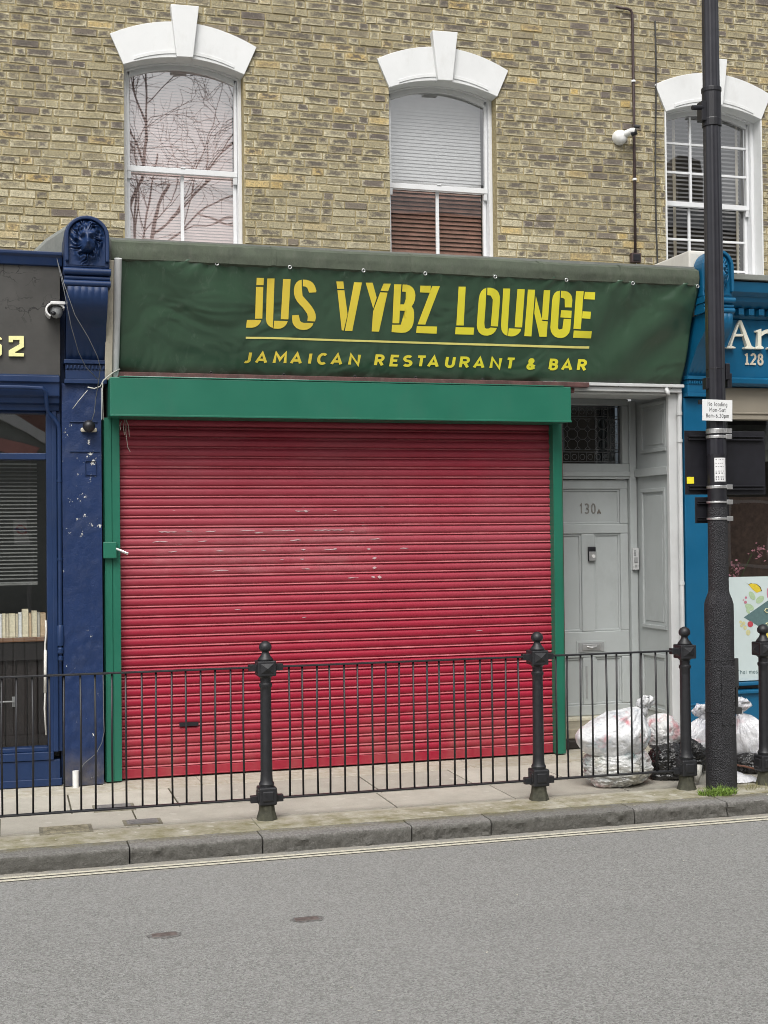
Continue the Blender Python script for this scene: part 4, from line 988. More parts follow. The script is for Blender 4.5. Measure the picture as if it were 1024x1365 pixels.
def corbel(parent, x0, x1, yf, z0, z1, m, seed, mm, back=.10):
    """console: arched head block with a lion, double roll, scroll, dentil bed"""
    xc = (x0+x1)/2; hw = (x1-x0)/2
    zsp = z1-.13
    top = [(xc+hw*math.cos(a_*math.pi/14), zsp+(z1-zsp)*math.sin(a_*math.pi/14)) for a_ in range(15)]
    b = MB(); b.face_xz([(x1, z0+.665), (x0, z0+.665)]+top[::-1][0:0]+[(x0, zsp)]+top[::-1][1:-1]+[(x1, zsp)], yf, back)
    c = b.build('corbel', m, parent, .008)
    # raised rim of the niche
    b = MB(); ins = .026
    inner = [(xc+(hw-ins)*math.cos(a_*math.pi/14), zsp+(z1-zsp-ins)*math.sin(a_*math.pi/14)) for a_ in range(15)]
    outer = [(xc+(hw-.004)*math.cos(a_*math.pi/14), zsp+(z1-zsp-.004)*math.sin(a_*math.pi/14)) for a_ in range(15)]
    ip = [(x1-ins, z0+.70)]+inner+[(x0+ins, z0+.70)]; op = [(x1-.004, z0+.70)]+outer+[(x0+.004, z0+.70)]
    for i in range(len(ip)-1):
        b.prism([ip[i], ip[i+1], op[i+1], op[i]], lambda x, z: (x, yf+.001, z), lambda x, z: (x, yf-.030, z))
    b.build('niche_rim', m, c, .006, merge=True)
    b = MB(); zc = z0+.835; hz = .155
    def lp3(u, v_):
        x = (2*u-1); z = zc+(2*v_-1)*hz; zt = zsp+(z1-zsp-ins-.003)*math.sqrt(max(0, 1-x*x)) if v_ > .4 else 9
        return (xc+x*(hw-ins-.002), yf-.004-lion(x, 2*v_-1, seed)*(1 if z <= zt else 0), min(z, zt))
    b.grid(84, 110, lp3); b.build('lion_head', m, c, 0, True, fix=False)
    # rolls
    b = MB(); 
    def roll(zc_, r, proj, ex=0): 
        pr = [(yf+.12, zc_-r), (yf+.12, zc_+r)]+[(yf-proj+r*.6-r*math.cos(a_*math.pi/8-math.pi/2)*1.0, zc_+r*math.cos(a_*math.pi/8)) for a_ in range(9)]
        b.prof_x(pr, x0-ex, x1+ex)
    roll(z0+.640, .022, .022, .006); roll(z0+.600, .015, .004); roll(z0+.566, .020, .016, .004)
    b.build('roll_moulding', m, c, 0, 'angle')
    # scroll
    pr = []
    for k in range(25):
        t = k/24; zz = z0+.545-.42*t
        yy = yf-.012+.29*(t**1.15)-.045*math.sin(math.pi*min(1, t*1.9)) if t < .53 else yf-.012+.29*(t**1.15)
        pr.append((yy, zz))
    xi0, xi1 = x0+.018, x1-.014
    nx_ = 36
    def sf(u, v_):
        t = v_*(len(pr)-1); i = min(int(t), len(pr)-2); q = t-i
        y = pr[i][0]*(1-q)+pr[i+1][0]*q; z = pr[i][1]*(1-q)+pr[i+1][1]*q
        fl_ = .006*abs(math.sin(u*math.pi*6))*max(0, 1-abs(v_-.06)*7)+.006*abs(math.sin(u*math.pi*6))*max(0, 1-abs(v_-.93)*6)
        return (xi0+(xi1-xi0)*u, y-fl_, z)
    b = MB(); b.grid(nx_, 60, sf)
    for u in (0, 1): b.face([sf(u, k/60) for k in range(61)]+[(sf(u, 1)[0], .10, pr[-1][1]), (sf(u, 0)[0], .10, pr[0][1])])
    b.build('scroll', m, c, 0, 'angle')
    b = MB(); yb = yf+.275
    b.box(x0+.004, x1-.004, yb-.030, .10, z0+.098, z0+.124); b.box(x0+.014, x1-.010, yb-.012, .10, z0+.060, z0+.0975)
    for k in range(11):
        xx = x0+.022+(hw*2-.05)*k/10.; b.box(xx, xx+.011, yb-.024, yb-.0121, z0+.066, z0+.088)
    b.box(x0+.014, x1-.010, yb-.010, .10, z0+.0, z0+.0595); b.box(x0+.006, x1-.004, yb-.024, .10, z0-.028, z0-.0005)
    b.build('dentil_bed', m, c, .003)
    return c

# ------------------------------------------------------------------ left shop, navy
ls = thing('blue_shop', 'navy blue shopfront with dark sign board and lion corbel, left of the green banner', 'shop', (-1.2, .1, 0))
corbel(ls, -.368, -.092, -.385, 2.600, 3.590, M['navy'], 2, M)
b = MB()
def pil(u, v_):
    x = -.378+.246*u; z = .004+2.57*v_
    return (x, -.10+.002*noise.noise(Vector((x*9, z*7, 2)))+.0028*noise.noise(Vector((x*22, z*16, 5)))*(1.5 if z < 1.0 else .8), z)
b.grid(40, 320, pil); b.face([pil(0, k/40) for k in range(41)]+[(-.378, .12, 2.574), (-.378, .12, .004)]); b.face([pil(1, k/40) for k in range(41)]+[(-.132, .12, 2.574), (-.132, .12, .004)])
pilo = b.build('pilaster', M['peel'], ls, 0, 'angle', fix=False)
b = MB(); b.box(-.380, -.130, -.128, -.098, .003, .20) if False else None
b.box(-.33, -.155, -.1085, -.09, 2.325, 2.331); b.box(-.33, -.14, -.1085, -.09, 2.135, 2.142); b.box(-.235, -.165, -.1095, -.09, 2.075, 2.078); b.box(-.235, -.165, -.1095, -.09, 1.985, 1.988); b.box(-.235, -.2325, -.1095, -.09, 1.988, 2.075); b.box(-.1675, -.165, -.1095, -.09, 1.988, 2.075)
b.build('painted_over_plate', M['navy'], pilo, .0015)
m_fas = N('grey_sign_board', .55, .4)
c = m_fas.ramp(m_fas.noise(4, 5, .65), .3, .7, (.052, .051, .048), (.078, .076, .072))
v = m_fas.n('ShaderNodeTexVoronoi', feature='DISTANCE_TO_EDGE'); v.inputs['Scale'].default_value = 6.5
nv = m_fas.n('ShaderNodeTexNoise'); nv.inputs['Scale'].default_value = 7; nv.inputs['Detail'].default_value = 4; m_fas.l(m_fas.pos(), nv.inputs['Vector'])
vm = m_fas.n('ShaderNodeVectorMath', operation='MULTIPLY_ADD'); m_fas.l(nv.outputs['Color'], vm.inputs[0]); vm.inputs[1].default_value = (.28, .28, .28); m_fas.l(m_fas.pos(), vm.inputs[2]); m_fas.l(vm.outputs[0], v.inputs['Vector'])
crk = m_fas.math('MULTIPLY', m_fas.ramp(v.outputs['Distance'], .008, .026, (1, 1, 1), (0, 0, 0)), m_fas.math('MULTIPLY', m_fas.band(m_fas.coord(2), 2.98, 3.6, .06), m_fas.ramp(m_fas.noise(5, 3), .38, .55)))
c = m_fas.mix(m_fas.math('MULTIPLY', crk, .85), c, (.010, .010, .011)); m_fas.col(c)
b = MB(); b.prof_x([(-.085, 2.62), (.10, 2.62), (.10, 3.34), (-.155, 3.34)], -2.6, -.385); fas = b.build('sign_board', m_fas.m, ls, .002)
b = MB(); b.prof_x([(-.10, 3.30), (-.17, 3.312), (-.185, 3.36), (-.20, 3.375), (-.20, 3.395), (.12, 3.405), (.12, 3.30)], -2.6, -.372); b.build('top_cornice', M['navy'], ls, .004)
b = MB(); b.prof_x([(-.065, 2.40), (-.075, 2.435), (-.10, 2.445), (-.11, 2.475), (-.13, 2.49), (-.14, 2.565), (-.155, 2.575), (-.155, 2.612), (-.10, 2.627), (.10, 2.627), (.10, 2.40)], -2.6, -.392); b.build('lower_cornice', M['navy'], ls, .003)
def num_board(poly): return [(at(x, y, -.11).x, at(x, y, -.11).z) for x, y in poly]
q = 1024/150.
f5 = lambda pts: [(x/q, 330+y/q) for x, y in pts]
b = MB()
for pl in ([(80,805),(218,805),(220,905),(140,952),(140,960),(220,962),(218,992),(80,990),(80,938),(178,880),(178,842),(120,842),(120,862),(80,862)],
           [(-120,808),(-10,808),(18,826),(18,840),(-25,840),(-40,836),(-120,836)], [(-75,880),(5,880),(18,892),(18,972),(-2,990),(-120,988),(-120,958),(-30,958),(-30,908),(-75,908)]):
    b.face_xz(num_board(f5(pl)), -.116, -.085)
b.build('numerals', M['yellowletter'], fas, .001)
# shop window
b = MB()
b.box(-.475, -.385, -.045, .10, .22, 2.40)                      # right stile
b.box(-.44, -.41, -.060, -.045, .22, 2.40)
b.box(-2.6, -.475, -.040, .06, 2.088, 2.130)                    # transom
b.box(-2.6, -.475, -.030, .06, 2.385, 2.40)
b.box(-2.6, -.44, -.055, .10, .17, .222); b.box(-2.6, -.475, -.03, .06, .2225, .25)
b.box(-2.6, -.40, -.045, .10, .02, .168)
b.box(-1.62, -1.56, -.042, .06, .25, 2.088)
b.build('window_frame', M['navy'], ls, .004)
b = MB(); b.box(-2.6, -.39, -.052, .0, .003, .05); b.build('stall_riser', M['navy'], ls, .004)
b = MB(); b.face([(-2.6, .02, .93), (-.475, .02, .93), (-.475, .02, 2.088), (-2.6, .02, 2.088)]); b.build('window_pane', M['shopglass'], ls, fix=False)
b = MB(); b.face([(-2.6, .021, .25), (-.475, .021, .25), (-.475, .021, .93), (-2.6, .021, .93)]); b.build('window_pane', glass('low_pane_glass', .05, (.8, .8, .8)), ls, fix=False)
b = MB(); b.face([(-2.6, .02, 2.13), (-.475, .02, 2.13), (-.475, .02, 2.385), (-2.6, .02, 2.385)]); b.build('top_light_pane', M['toplight'], ls, fix=False)
b = MB(); b.box(-2.6, -.38, .9, .95, 0, 2.6); b.box(-.40, -.376, .101, .9, 0, 2.6); b.box(-2.6, -.40, .1, .9, 2.45, 2.5); b.build('shop_interior', plain('dim_grey_room', (.07, .068, .064), .9), ls)
b = MB(); slats(b, -2.5, -.53, 1.30, 2.07, .13, .024, .017, .55); b.box(-2.5, -.53, .115, .145, 1.282, 1.294)
b.build('venetian_blind', plain('grey_slats', (.20, .20, .19), .5, 0, .08), ls, fix=False)
b = MB(); x = -2.5
while x < -.50: b.box(x, x+.062, .10, .12, .24, .80); x += .068
b.build('window_boards', M['darkwood'], ls, .004)
b = MB(); b.box(-2.5, -.49, .06, .30, .918, .945); b.build('shelf', M['wood'], ls, .003)
b = MB(); b.box(-2.5, -.485, .07, .12, .80, .915); b.build('shelf_apron', M['dark'], ls)
b = MB(); b.tube([(-2.6, -.165, 2.535), (-1.6, -.163, 2.532), (-.62, -.165, 2.536), (-.50, -.165, 2.532), (-.478, -.160, 2.51), (-.472, -.13, 2.43), (-.462, -.11, 2.385), (-.425, -.10, 2.345), (-.40, -.10, 2.31), (-.395, -.10, 2.26), (-.396, -.10, 1.6), (-.396, -.10, .93)], .013, 10)
b.lathe([(.021, 0), (.023, .03), (.021, .12), (.016, .13)], (-.396, -.10, .90), 12); b.lathe([(.012, 0), (.02, .01), (.02, .035), (.012, .045)], (-.396, -.10, .845), 12); b.lathe([(.010, 0), (.016, .01), (.014, .03), (.008, .035)], (-.396, -.10, .80), 12)
for z in (1.95, 1.45): b.lathe([(.017, -.008), (.017, .008)], (-.396, -.10, z), 12)
b.build('conduit', M['navy'], ls, 0, 'angle')
# books
tb = [(0, 13.5, 'w', 812), (14, 22, 'c', 812), (23, 30, 'b', 816), (30.5, 44, 'c', 816), (38, 45, 'b', 816), (45.3, 53, 'w', 812), (53.5, 68, 'c', 808), (68.3, 74, 't', 815), (74.5, 87, 'c', 811), (87.3, 93, 'g', 815), (93.3, 106, 't', 816)]
bx = -.772; cols = {'w': (.84, .84, .82), 'c': (.82, .74, .55), 't': (.66, .49, .32), 'b': (.72, .64, .48), 'g': (.58, .55, .48)}
words = {'w': 'white', 'c': 'cream', 't': 'tan', 'b': 'beige', 'g': 'greyish'}
spec = [(.040, .150, 'w', 'wide white book at the left end of the row on the shelf'), (.022, .152, 'c', 'slim cream book second from the left on the shop shelf'), (.018, .150, 'b', 'thin beige book leaning beside the wide cream one'), (.040, .151, 'c', 'wide cream book just left of the thin white spine'), (.016, .148, 'b', 'thin beige book between two wider cream books'),
        (.022, .158, 'w', 'white book with plain pages left of the tallest book'), (.040, .178, 'c', 'tallest cream book standing in the middle of the row'), (.018, .152, 't', 'thin tan book right of the tallest book'), (.034, .166, 'c', 'second tallest cream book near the right end'), (.016, .156, 'g', 'thin greyish book left of the tan end book'), (.036, .152, 't', 'wide tan book at the right end of the row on the shelf')]
tot = sum(s_[0] for s_ in spec)
x = -.795
for wd, hh, ck, lab in spec:
    t = thing('book', lab, 'book', (x+wd/2, .12, .945), 'books on the shop window shelf')
    b = MB(); b.box(x+.0025, x+wd-.0025, .073, .20, .947, .945+hh-.004); b.build('pages', plain('book_pages_'+ck, cols[ck], .8, 0, .12, 90), t, .001)
    b = MB(); b.box(x, x+.0022, .070, .205, .945, .945+hh); b.box(x+wd-.0022, x+wd, .070, .205, .945, .945+hh); b.box(x+.0022, x+wd-.0022, .2005, .205, .945, .945+hh); b.build('cover', plain('book_cover_'+ck, tuple(c_*.8 for c_ in cols[ck]), .6), t)
    x += wd+.0012
b = MB(); b.tube([(-.485, -.05, 1.06), (-.482, -.05, .99), (-.49, -.048, .9), (-.487, -.05, .7), (-.496, -.05, .5), (-.488, -.05, .33)], .006, 6); b.tube([(-.488, -.05, .87), (-.492, -.05, .6)], .010, 6)
tag(b.build('frayed_rope', plain('frayed_white_cord', (.6, .59, .55), .9, 0, .15, 80, .5), None, 0, True), 'frayed white rope hanging at the edge of the blue shop window', 'rope')
# door handle like bar among boards
b = MB(); b.box(-.695, -.675, .085, .0995, .50, .565); b.tube([(-.9, .07, .535), (-.68, .07, .537)], .006, 8); b.build('bar_handle', M['plasticgrey'], ls, .002)
# lamp cctv on the sign board
lc = thing('floodlight_camera', 'white hooded camera on the dark sign board of the blue shop', 'camera', (-.42, -.13, 3.03))
b = MB()
for k in range(11):
    pass
hood = [(.07*math.cos(R_(a_)), .045*math.sin(R_(a_))) for a_ in range(20, 200, 18)]
cx, cz = -.418, 3.02
ring = [(cx+.062*math.cos(R_(a_)), cz+.052*math.sin(R_(a_))) for a_ in range(15, 245, 16)]
ring2 = [(cx+.050*math.cos(R_(a_)), cz+.040*math.sin(R_(a_))) for a_ in range(15, 245, 16)]
for i in range(len(ring)-1): b.prism([ring[i], ring[i+1], ring2[i+1], ring2[i]], lambda x, z: (x, -.24, z), lambda x, z: (x, -.135, z))
b.box(cx-.03, cx+.062, -.25, -.135, cz+.035, cz+.053)
b.build('hood', M['plasticwhite'], lc, .003, merge=True)
b = MB(); bm_ = [(r_*math.cos(a_)) for r_, a_ in ()]
b.lathe([(.001, -.042), (.025, -.034), (.038, -.015), (.042, .005), (.038, .022), (.02, .034), (.001, .036)], (cx+.008, -.185, cz-.004), 18); b.build('dome', M['plasticgrey'], lc, 0, True)
b = MB(); b.lathe([(.001, -.016), (.014, -.008), (.016, .004), (.001, .014)], (cx-.012, -.222, cz-.018), 12); b.build('lens', M['black'], lc, 0, True)
# black dome on pilaster
bd = thing('dome_lamp', 'small black globe on the peeling blue pilaster beside the green box', 'lamp', (-.215, -.15, 2.30))
b = MB(); b.lathe([(.001, -.040), (.022, -.034), (.037, -.014), (.040, .004), (.034, .022), (.018, .036), (.001, .040)], (-.213, -.165, 2.295), 20); b.build('globe', M['black'], bd, 0, True)
b = MB(); b.box(-.262, -.160, -.122, -.101, 2.262, 2.290); b.build('bracket', M['cream'], bd, .008)
m_cab = plain('grey_black_cable', (.12, .125, .13), .6)
# loose cables
b = MB()
b.tube([tuple(at(x, y, yy)) for x, y, yy in ((76, 345, -.22), (86, 380, -.42), (100, 420, -.40), (118, 450, -.37), (130, 475, -.33), (134, 490, -.28), (131, 512, -.22), (128, 530, -.14), (126, 550, -.13), (122, 562, -.14))], .0026, 6)
b.tube([tuple(at(x, y, yy)) for x, y, yy in ((76, 345, -.22), (85, 385, -.42), (95, 435, -.38), (105, 470, -.30), (115, 490, -.24), (130, 505, -.22))], .0024, 6)
tag(b.build('loose_cables', m_cab, None, 0, True), 'pair of thin grey cables drooping across the blue lion corbel', 'cable')
b = MB(); b.tube([tuple(at(x, y, yy)) for x, y, yy in ((160, 492, -.11), (150, 497, -.14), (138, 507, -.16), (134, 515, -.16), (126, 518, -.13), (117, 516, -.13))], .0042, 6)
b.tube([tuple(at(x, y, yy)) for x, y, yy in ((137, 508, -.16), (137, 530, -.16), (138, 560, -.15))], .0024, 6); b.tube([tuple(at(x, y, yy)) for x, y, yy in ((117, 520, -.12), (106, 533, -.12), (97, 545, -.12))], .0024, 6)
tag(b.build('paint_splashed_cable', plain('pale_cable', (.5, .5, .46), .8, 0, .2, 80, .4), None, 0, True), 'paint splashed pale cable knotted between the corbel foot and green box', 'cable')
b = MB(); b.tube([tuple(at(x, y, yy)) for x, y, yy in ((137.5, 900, -.11), (138, 945, -.12), (139, 975, -.13), (136, 990, -.13), (128, 1005, -.12), (112, 1018, -.12), (106, 1030, -.11))], .0026, 6)
tag(b.build('stray_wire', m_cab, None, 0, True), 'thin grey wire curving down to the white pipe stub at the pilaster foot', 'wire')
b = MB(); c_ = onz(100, 1046, 0); b.lathe([(.019, 0), (.0195, .10), (.0195, .105), (.014, .105), (.014, .06)], (c_.x, -.135, .0), 16)
tag(b.build('pipe_stub', M['plasticwhite'], None, 0, 'angle'), 'short white plastic pipe stub standing at the foot of the blue pilaster', 'pipe')

# ------------------------------------------------------------------ right shop, teal
rs = thing('teal_shop', 'teal shopfront with cream serif sign letters and number 128', 'shop', (4.8, .1, 0))
corbel(rs, 4.082, 4.322, -.350, 2.600, 3.605, M['teal'], 5, M, -.21)
b = MB(); b.box(4.085, 4.315, -.04, .12, .30, 2.568); b.box(4.080, 4.32, -.055, .12, .003, .298); b.box(4.080, 4.322, -.062, .12, .2985, .315)
b.build('pilaster', M['teal'], rs, .005)
b = MB(); b.prof_x([(-.06, 3.155), (-.09, 3.175), (-.10, 3.20), (-.10, 3.225), (-.14, 3.235), (-.19, 3.27), (-.20, 3.30), (-.215, 3.305), (-.25, 3.33), (-.27, 3.40), (.12, 3.41), (.12, 3.155)], 4.325, 7.0)
x = 4.40
while x < 6.9: b.box(x, x+.045, -.16, -.0995, 3.177, 3.224); x += .085
b.build('cornice', M['teal'], rs, .004)
bxo('roof_felt', M['leadgrey'], rs, (4.302, 7.0, -.29, YB-.01, 3.411, 3.452), .004)
b = MB(); b.prof_x([(-.03, 2.73), (.12, 2.73), (.12, 3.155), (-.07, 3.155)], 4.325, 7.0); rf = b.build('sign_board', M['teal'], rs, .003)
b = MB(); b.prof_x([(-.04, 2.665), (-.07, 2.68), (-.075, 2.715), (-.05, 2.728), (.12, 2.728), (.12, 2.665)], 4.325, 7.0); b.build('lower_moulding', M['teal'], rs, .003)
q8 = 1024/124.
f8 = lambda pts: [(at(900+x/q8, 320+y/q8, -.075).x, at(900+x/q8, 320+y/q8, -.075).z) for x, y in pts]
b = MB()
AO = [(560,1195),(562,1178),(590,1168),(685,900),(700,884),(722,890),(830,1170),(865,1185),(866,1200),(752,1198),(752,1183),(782,1172),(758,1110)]
for pl in ([(560,1193),(561,1180),(592,1168),(685,903),(703,920),(640,1085),(625,1130),(616,1168),(655,1180),(655,1195)], [(685,903),(700,884),(724,890),(834,1170),(866,1184),(866,1200),(755,1197),(756,1183),(782,1172),(703,922)],
           [(645,1035),(734,1035),(745,1062),(634,1062)],
           [(876,1012),(880,998),(940,978),(940,1165),(965,1182),(965,1200),(876,1200),(876,1184),(902,1172),(902,1020)],
           [(940,1030),(965,1000),(1000,985),(1040,985),(1070,1005),(1085,1040),(1085,1165),(1108,1182),(1108,1200),(1015,1200),(1015,1184),(1045,1172),(1045,1060),(1035,1035),(1010,1025),(975,1038),(940,1062)]):
    b.face_xz(f8(pl), -.082-.0007*len(pl), -.03)
b.build('letters', M['creamletter'], rf, .0015)
flat_text('street_number', '128', plain('gilt_numeral', (.60, .53, .42), .5, 0, .1), rf, 4.597, 2.828, .078, .20, -.035, .158, .012, glyphs=['1s', '2', '8'], track=.14)
# shop window set back: beige blind box, interior, poster
b = MB(); b.box(4.325, 7, .02, .12, .15, .36); b.box(4.325, 7, -.01, .12, .3605, .385); b.box(4.325, 4.385, .0, .12, .385, 2.66); b.box(4.325, 7, .03, .12, .415, .44)
b.box(4.325, 7, .03, .12, .003, .15); b.box(4.325, 7, -.02, .02, .003, .12)
b.build('window_frame', M['teal'], rs, .005)
b = MB(); b.face([(4.385, .09, .44), (7, .09, .44), (7, .09, 2.42), (4.385, .09, 2.42)]); b.build('window_pane', glass('right_shop_glass', .14, (.85, .88, .86)), rs, fix=False)
b = MB(); b.box(4.385, 7, .03, .12, 2.42, 2.66); b.box(4.385, 7, .02, .03, 2.46, 2.475); b.build('blind_box', plain('beige_paint', (.27, .24, .19), .6, 0, .06, 4), rs, .004)
b = MB(); b.box(4.325, 7, 1.0, 1.05, 0, 2.7); b.box(4.30, 4.324, .12, 1.0, 0, 2.7); b.box(4.33, 7, .13, 1.0, 2.67, 2.7); b.build('shop_interior', M['dark'], rs)
b = MB(); b.box(4.75, 7, .55, .6, 1.20, 1.85); b.build('interior_wall', plain('dim_brown_brick', (.06, .035, .028), .9, 0, .4, 30), rs)
b = MB(); b.face([(4.4, .5, 2.42), (6.8, .5, 2.42), (6.8, .32, 2.12), (4.4, .32, 2.12)]); b.build('inner_canopy', plain('grey_canopy', (.16, .16, .15), .7), rs, fix=False)
pp = thing('poster', 'pale blue poster with painted leaves and berries in the teal shop window', 'poster', (4.65, .075, .45))
b = MB(); b.box(4.39, 5.25, .072, .076, .448, 1.232); ps = b.build('sheet', paint('pale_blue_paper', (.52, .60, .60), .5, .04, 4, .1, (.42, .52, .52)), pp)
def pf(pts): return [(at(940+x/8.535, 760+y/8.535, .07).x, at(940+x/8.535, 760+y/8.535, .07).z) for x, y in pts]
def flat(name, polys, c, k=0):
    b = MB()
    for i, pl in enumerate(polys): b.face([(x, .0708-.0002*k-.00003*i, z) for x, z in pf(pl)])
    return b.build(name, plain('print_'+name, c, .6, 0, .12, 60), pp, fix=False)
def ell(cx, cy, rx, ry, a_=0, n=14): return [(cx+rx*math.cos(t*6.283/n)*math.cos(a_)-ry*math.sin(t*6.283/n)*math.sin(a_), cy+rx*math.cos(t*6.283/n)*math.sin(a_)+ry*math.sin(t*6.283/n)*math.cos(a_)) for t in range(n)]
flat('green_panel', [[(440,538),(716,345),(1000,345),(1000,665),(655,665)]], (.085, .15, .155), 1)
flat('yellow_fruit', [[(492,160),(530,150),(585,160),(625,190),(645,235),(590,258),(545,225),(515,190)]], (.62, .47, .03), 2)
flat('fruit_outline', [[(455,135),(492,160),(530,146),(530,152),(495,166)], [(545,148),(590,158),(632,192),(650,240),(640,240),(622,196),(585,163)]], (.10, .08, .03), 3)
flat('leaf_print', [ell(535, 290, 55, 30, 1.0), ell(625, 335, 55, 36, -.7), ell(505, 420, 55, 34, .5), ell(490, 470, 30, 16, .9)], (.36, .48, .30), 2)
flat('berry_print', [ell(515, 615, 32, 34)], (.40, .05, .07), 4)
flat('pale_berry', [ell(405, 590, 17, 18), ell(440, 605, 20, 22), ell(415, 632, 16, 18), ell(455, 655, 20, 25), ell(490, 710, 26, 34)], (.52, .50, .27), 2)
flat('pink_berry', [ell(465, 312, 14, 14), ell(460, 365, 17, 17), ell(435, 340, 8, 8), ell(716, 260, 14, 60)], (.45, .16, .22), 3)
flat('yellow_panel', [[(650,672),(1000,672),(1000,790),(690,790)]], (.62, .50, .08), 2)
def scr(x, z, d): return (x, .0698-d, z)
def put(text, px0, px1, py, h, name, c):
    a_ = at(940+px0/8.535, 760+py/8.535, .07); b_ = at(940+px1/8.535, 760+py/8.535, .07)
    flat_text(name, text, plain('print_'+name, c, .6), pp, a_.x, a_.z, h, .13, .0705, b_.x-a_.x, .0004)
put('Thai mas', 362, 600, 1185, .030, 'caption', (.10, .16, .17))
b = MB(); b.tube([tuple(at(940+x/8.535, 760+y/8.535, .066)) for x, y in ((740, 470), (716, 440), (690, 440), (678, 460), (692, 478), (716, 480))], .004, 5); b.tube([tuple(at(940+x/8.535, 760+y/8.535, .066)) for x, y in ((690, 615), (705, 600), (722, 605), (716, 630))], .004, 5); b.build('script_mark', plain('print_cream', (.68, .66, .40), .6), pp)
fw = thing('pink_flowers', 'small pink blossom spray standing inside the teal shop window above the poster', 'flowers', (4.80, .3, 1.2))
b = MB(); b.tube([(4.72, .3, 1.15), (4.78, .3, 1.28), (4.85, .3, 1.40)], .004, 5); b.tube([(4.74, .3, 1.15), (4.70, .3, 1.24), (4.67, .3, 1.29)], .004, 5); b.build('stem', leaf('flower_stem', (.05, .07, .03)), fw)
b = MB(); rr = random.Random(4)
for cx, cz, rad, n_ in ((4.90, 1.42, .055, 34), (4.70, 1.30, .045, 26), (4.69, 1.245, .04, 18)):
    for k in range(n_):
        p = Vector((cx, .28, cz))+Vector((rr.gauss(0, .5), rr.gauss(0, .5), rr.gauss(0, .5)))*rad; s_ = rr.uniform(.008, .016); e1 = Vector((rr.gauss(0, 1), rr.gauss(0, .5), rr.gauss(0, 1))).normalized(); e2 = e1.cross(Vector((rr.gauss(0, 1), 1, rr.gauss(0, 1)))).normalized()
        b.face([p-e1*s_, p+e2*s_*.7, p+e1*s_, p-e2*s_*.7])
b.build('blossom', leaf('pink_petals', (.46, .20, .25), .25), fw, fix=False)

# ------------------------------------------------------------------ railings
YR = -1.45
def postmesh(parent, x, y):
    b = MB()
    b.lathe([(.062, 0), (.058, .012), (.047, .05), (.044, .085)], (x, y, 0), 8, R_(22.5))
    b.build('footing', plain('mossy_iron', (.045, .045, .030), .8, 0, .4, 40, .4), parent, .003)
    b = MB(); s_ = .050
    b.box(x-s_, x+s_, y-s_, y+s_, .085, .185); b.box(x-.032, x+.032, y-s_-.006, y+s_+.006, .105, .165); b.box(x-s_-.006, x+s_+.006, y-.032, y+.032, .105, .165)
    b.build('lower_block', M['iron'], parent, .008)
    b = MB(); b.lathe([(.042, .185), (.044, .20), (.036, .215), (.034, .25), (.031, .70), (.031, .735), (.037, .745), (.037, .757), (.030, .765), (.031, .79), (.044, .803)], (x, y, 0), 16); b.build('shaft', M['iron'], parent, 0, 'angle')
    b = MB(); s_ = .052
    b.box(x-s_, x+s_, y-s_, y+s_, .803, .888)
    for sx, sy in ((0, -1), (0, 1), (1, 0), (-1, 0)):
        if sy: b.mesh([(x-.036, y+sy*s_, .818), (x+.036, y+sy*s_, .818), (x+.036, y+sy*s_, .874), (x-.036, y+sy*s_, .874), (x, y+sy*(s_+.016), .846)], [(0, 1, 4), (1, 2, 4), (2, 3, 4), (3, 0, 4)])
        else: b.mesh([(x+sx*s_, y-.036, .818), (x+sx*s_, y+.036, .818), (x+sx*s_, y+.036, .874), (x+sx*s_, y-.036, .874), (x+sx*(s_+.016), y, .846)], [(0, 1, 4), (1, 2, 4), (2, 3, 4), (3, 0, 4)])
    b.build('upper_block', M['iron'], parent, .006)
    b = MB(); b.lathe([(.046, .888), (.040, .900), (.026, .918), (.020, .932), (.021, .940), (.031, .945), (.036, .957), (.035, .972), (.026, .987), (.010, .996), (.001, .998)], (x, y, 0), 18); b.build('finial', M['iron'], parent, 0, True)
rl = thing('guard_railing', 'black iron guard railing with ball topped posts along the kerb', 'railing', (1, YR, 0))
posts = [-.957, .667, 2.308, 3.286]
for i, x in enumerate(posts):
    p = bpy.data.objects.new('post', None); COL.objects.link(p); p.parent = rl; p.location = Vector((x, YR, 0))-rl.location
    postmesh(p, x, YR)
for i in range(3):
    a_, c_ = posts[i]+.052, posts[i+1]-.052
    b = MB(); b.box(a_, c_, YR-.016, YR+.016, .846, .856); b.box(a_-.004, a_+.045, YR-.02, YR+.02, .832, .868); b.box(c_-.045, c_+.004, YR-.02, YR+.02, .832, .868); b.build('top_rail', M['iron'], rl, .002)
    b = MB(); b.box(a_, c_, YR-.016, YR+.016, .112, .122); b.box(a_-.004, a_+.04, YR-.02, YR+.02, .098, .136); b.box(c_-.04, c_+.004, YR-.02, YR+.02, .098, .136); b.build('bottom_rail', M['iron'], rl, .002)
bars = [2.6, 22.4, 43.5, 66, 85.7, 107.6, 127, 149.6, 168, 189.4, 208.4, 229.5, 248, 268, 287.5, 308, 325] + [300+v_/2.133 for v_ in (183, 221, 263, 298, 340, 378, 420, 459, 497, 537, 576, 610, 652, 684, 727, 760, 800, 835)] + [742, 757, 775, 790, 809, 823, 842, 856, 875, 890]
rr = random.Random(9)
BX = [at(px, 960, YR).x for px in bars]
BX = [-.86] + [x for x in BX if all(abs(x-p_) > .055 for p_ in posts)]
for x in BX:
    b = MB(); j = rr.uniform(-.004, .004); b.tube([(x, YR, .122), (x+j, YR+rr.uniform(-.002, .002), .5), (x, YR, .846)], .0058, 8); b.build('baluster', M['iron'], rl, 0, True)
ip = thing('iron_post', 'lone black ball topped post right of the lamp post with no railing', 'post', (3.822, YR-.02, 0))
postmesh(ip, 3.822, YR-.02)

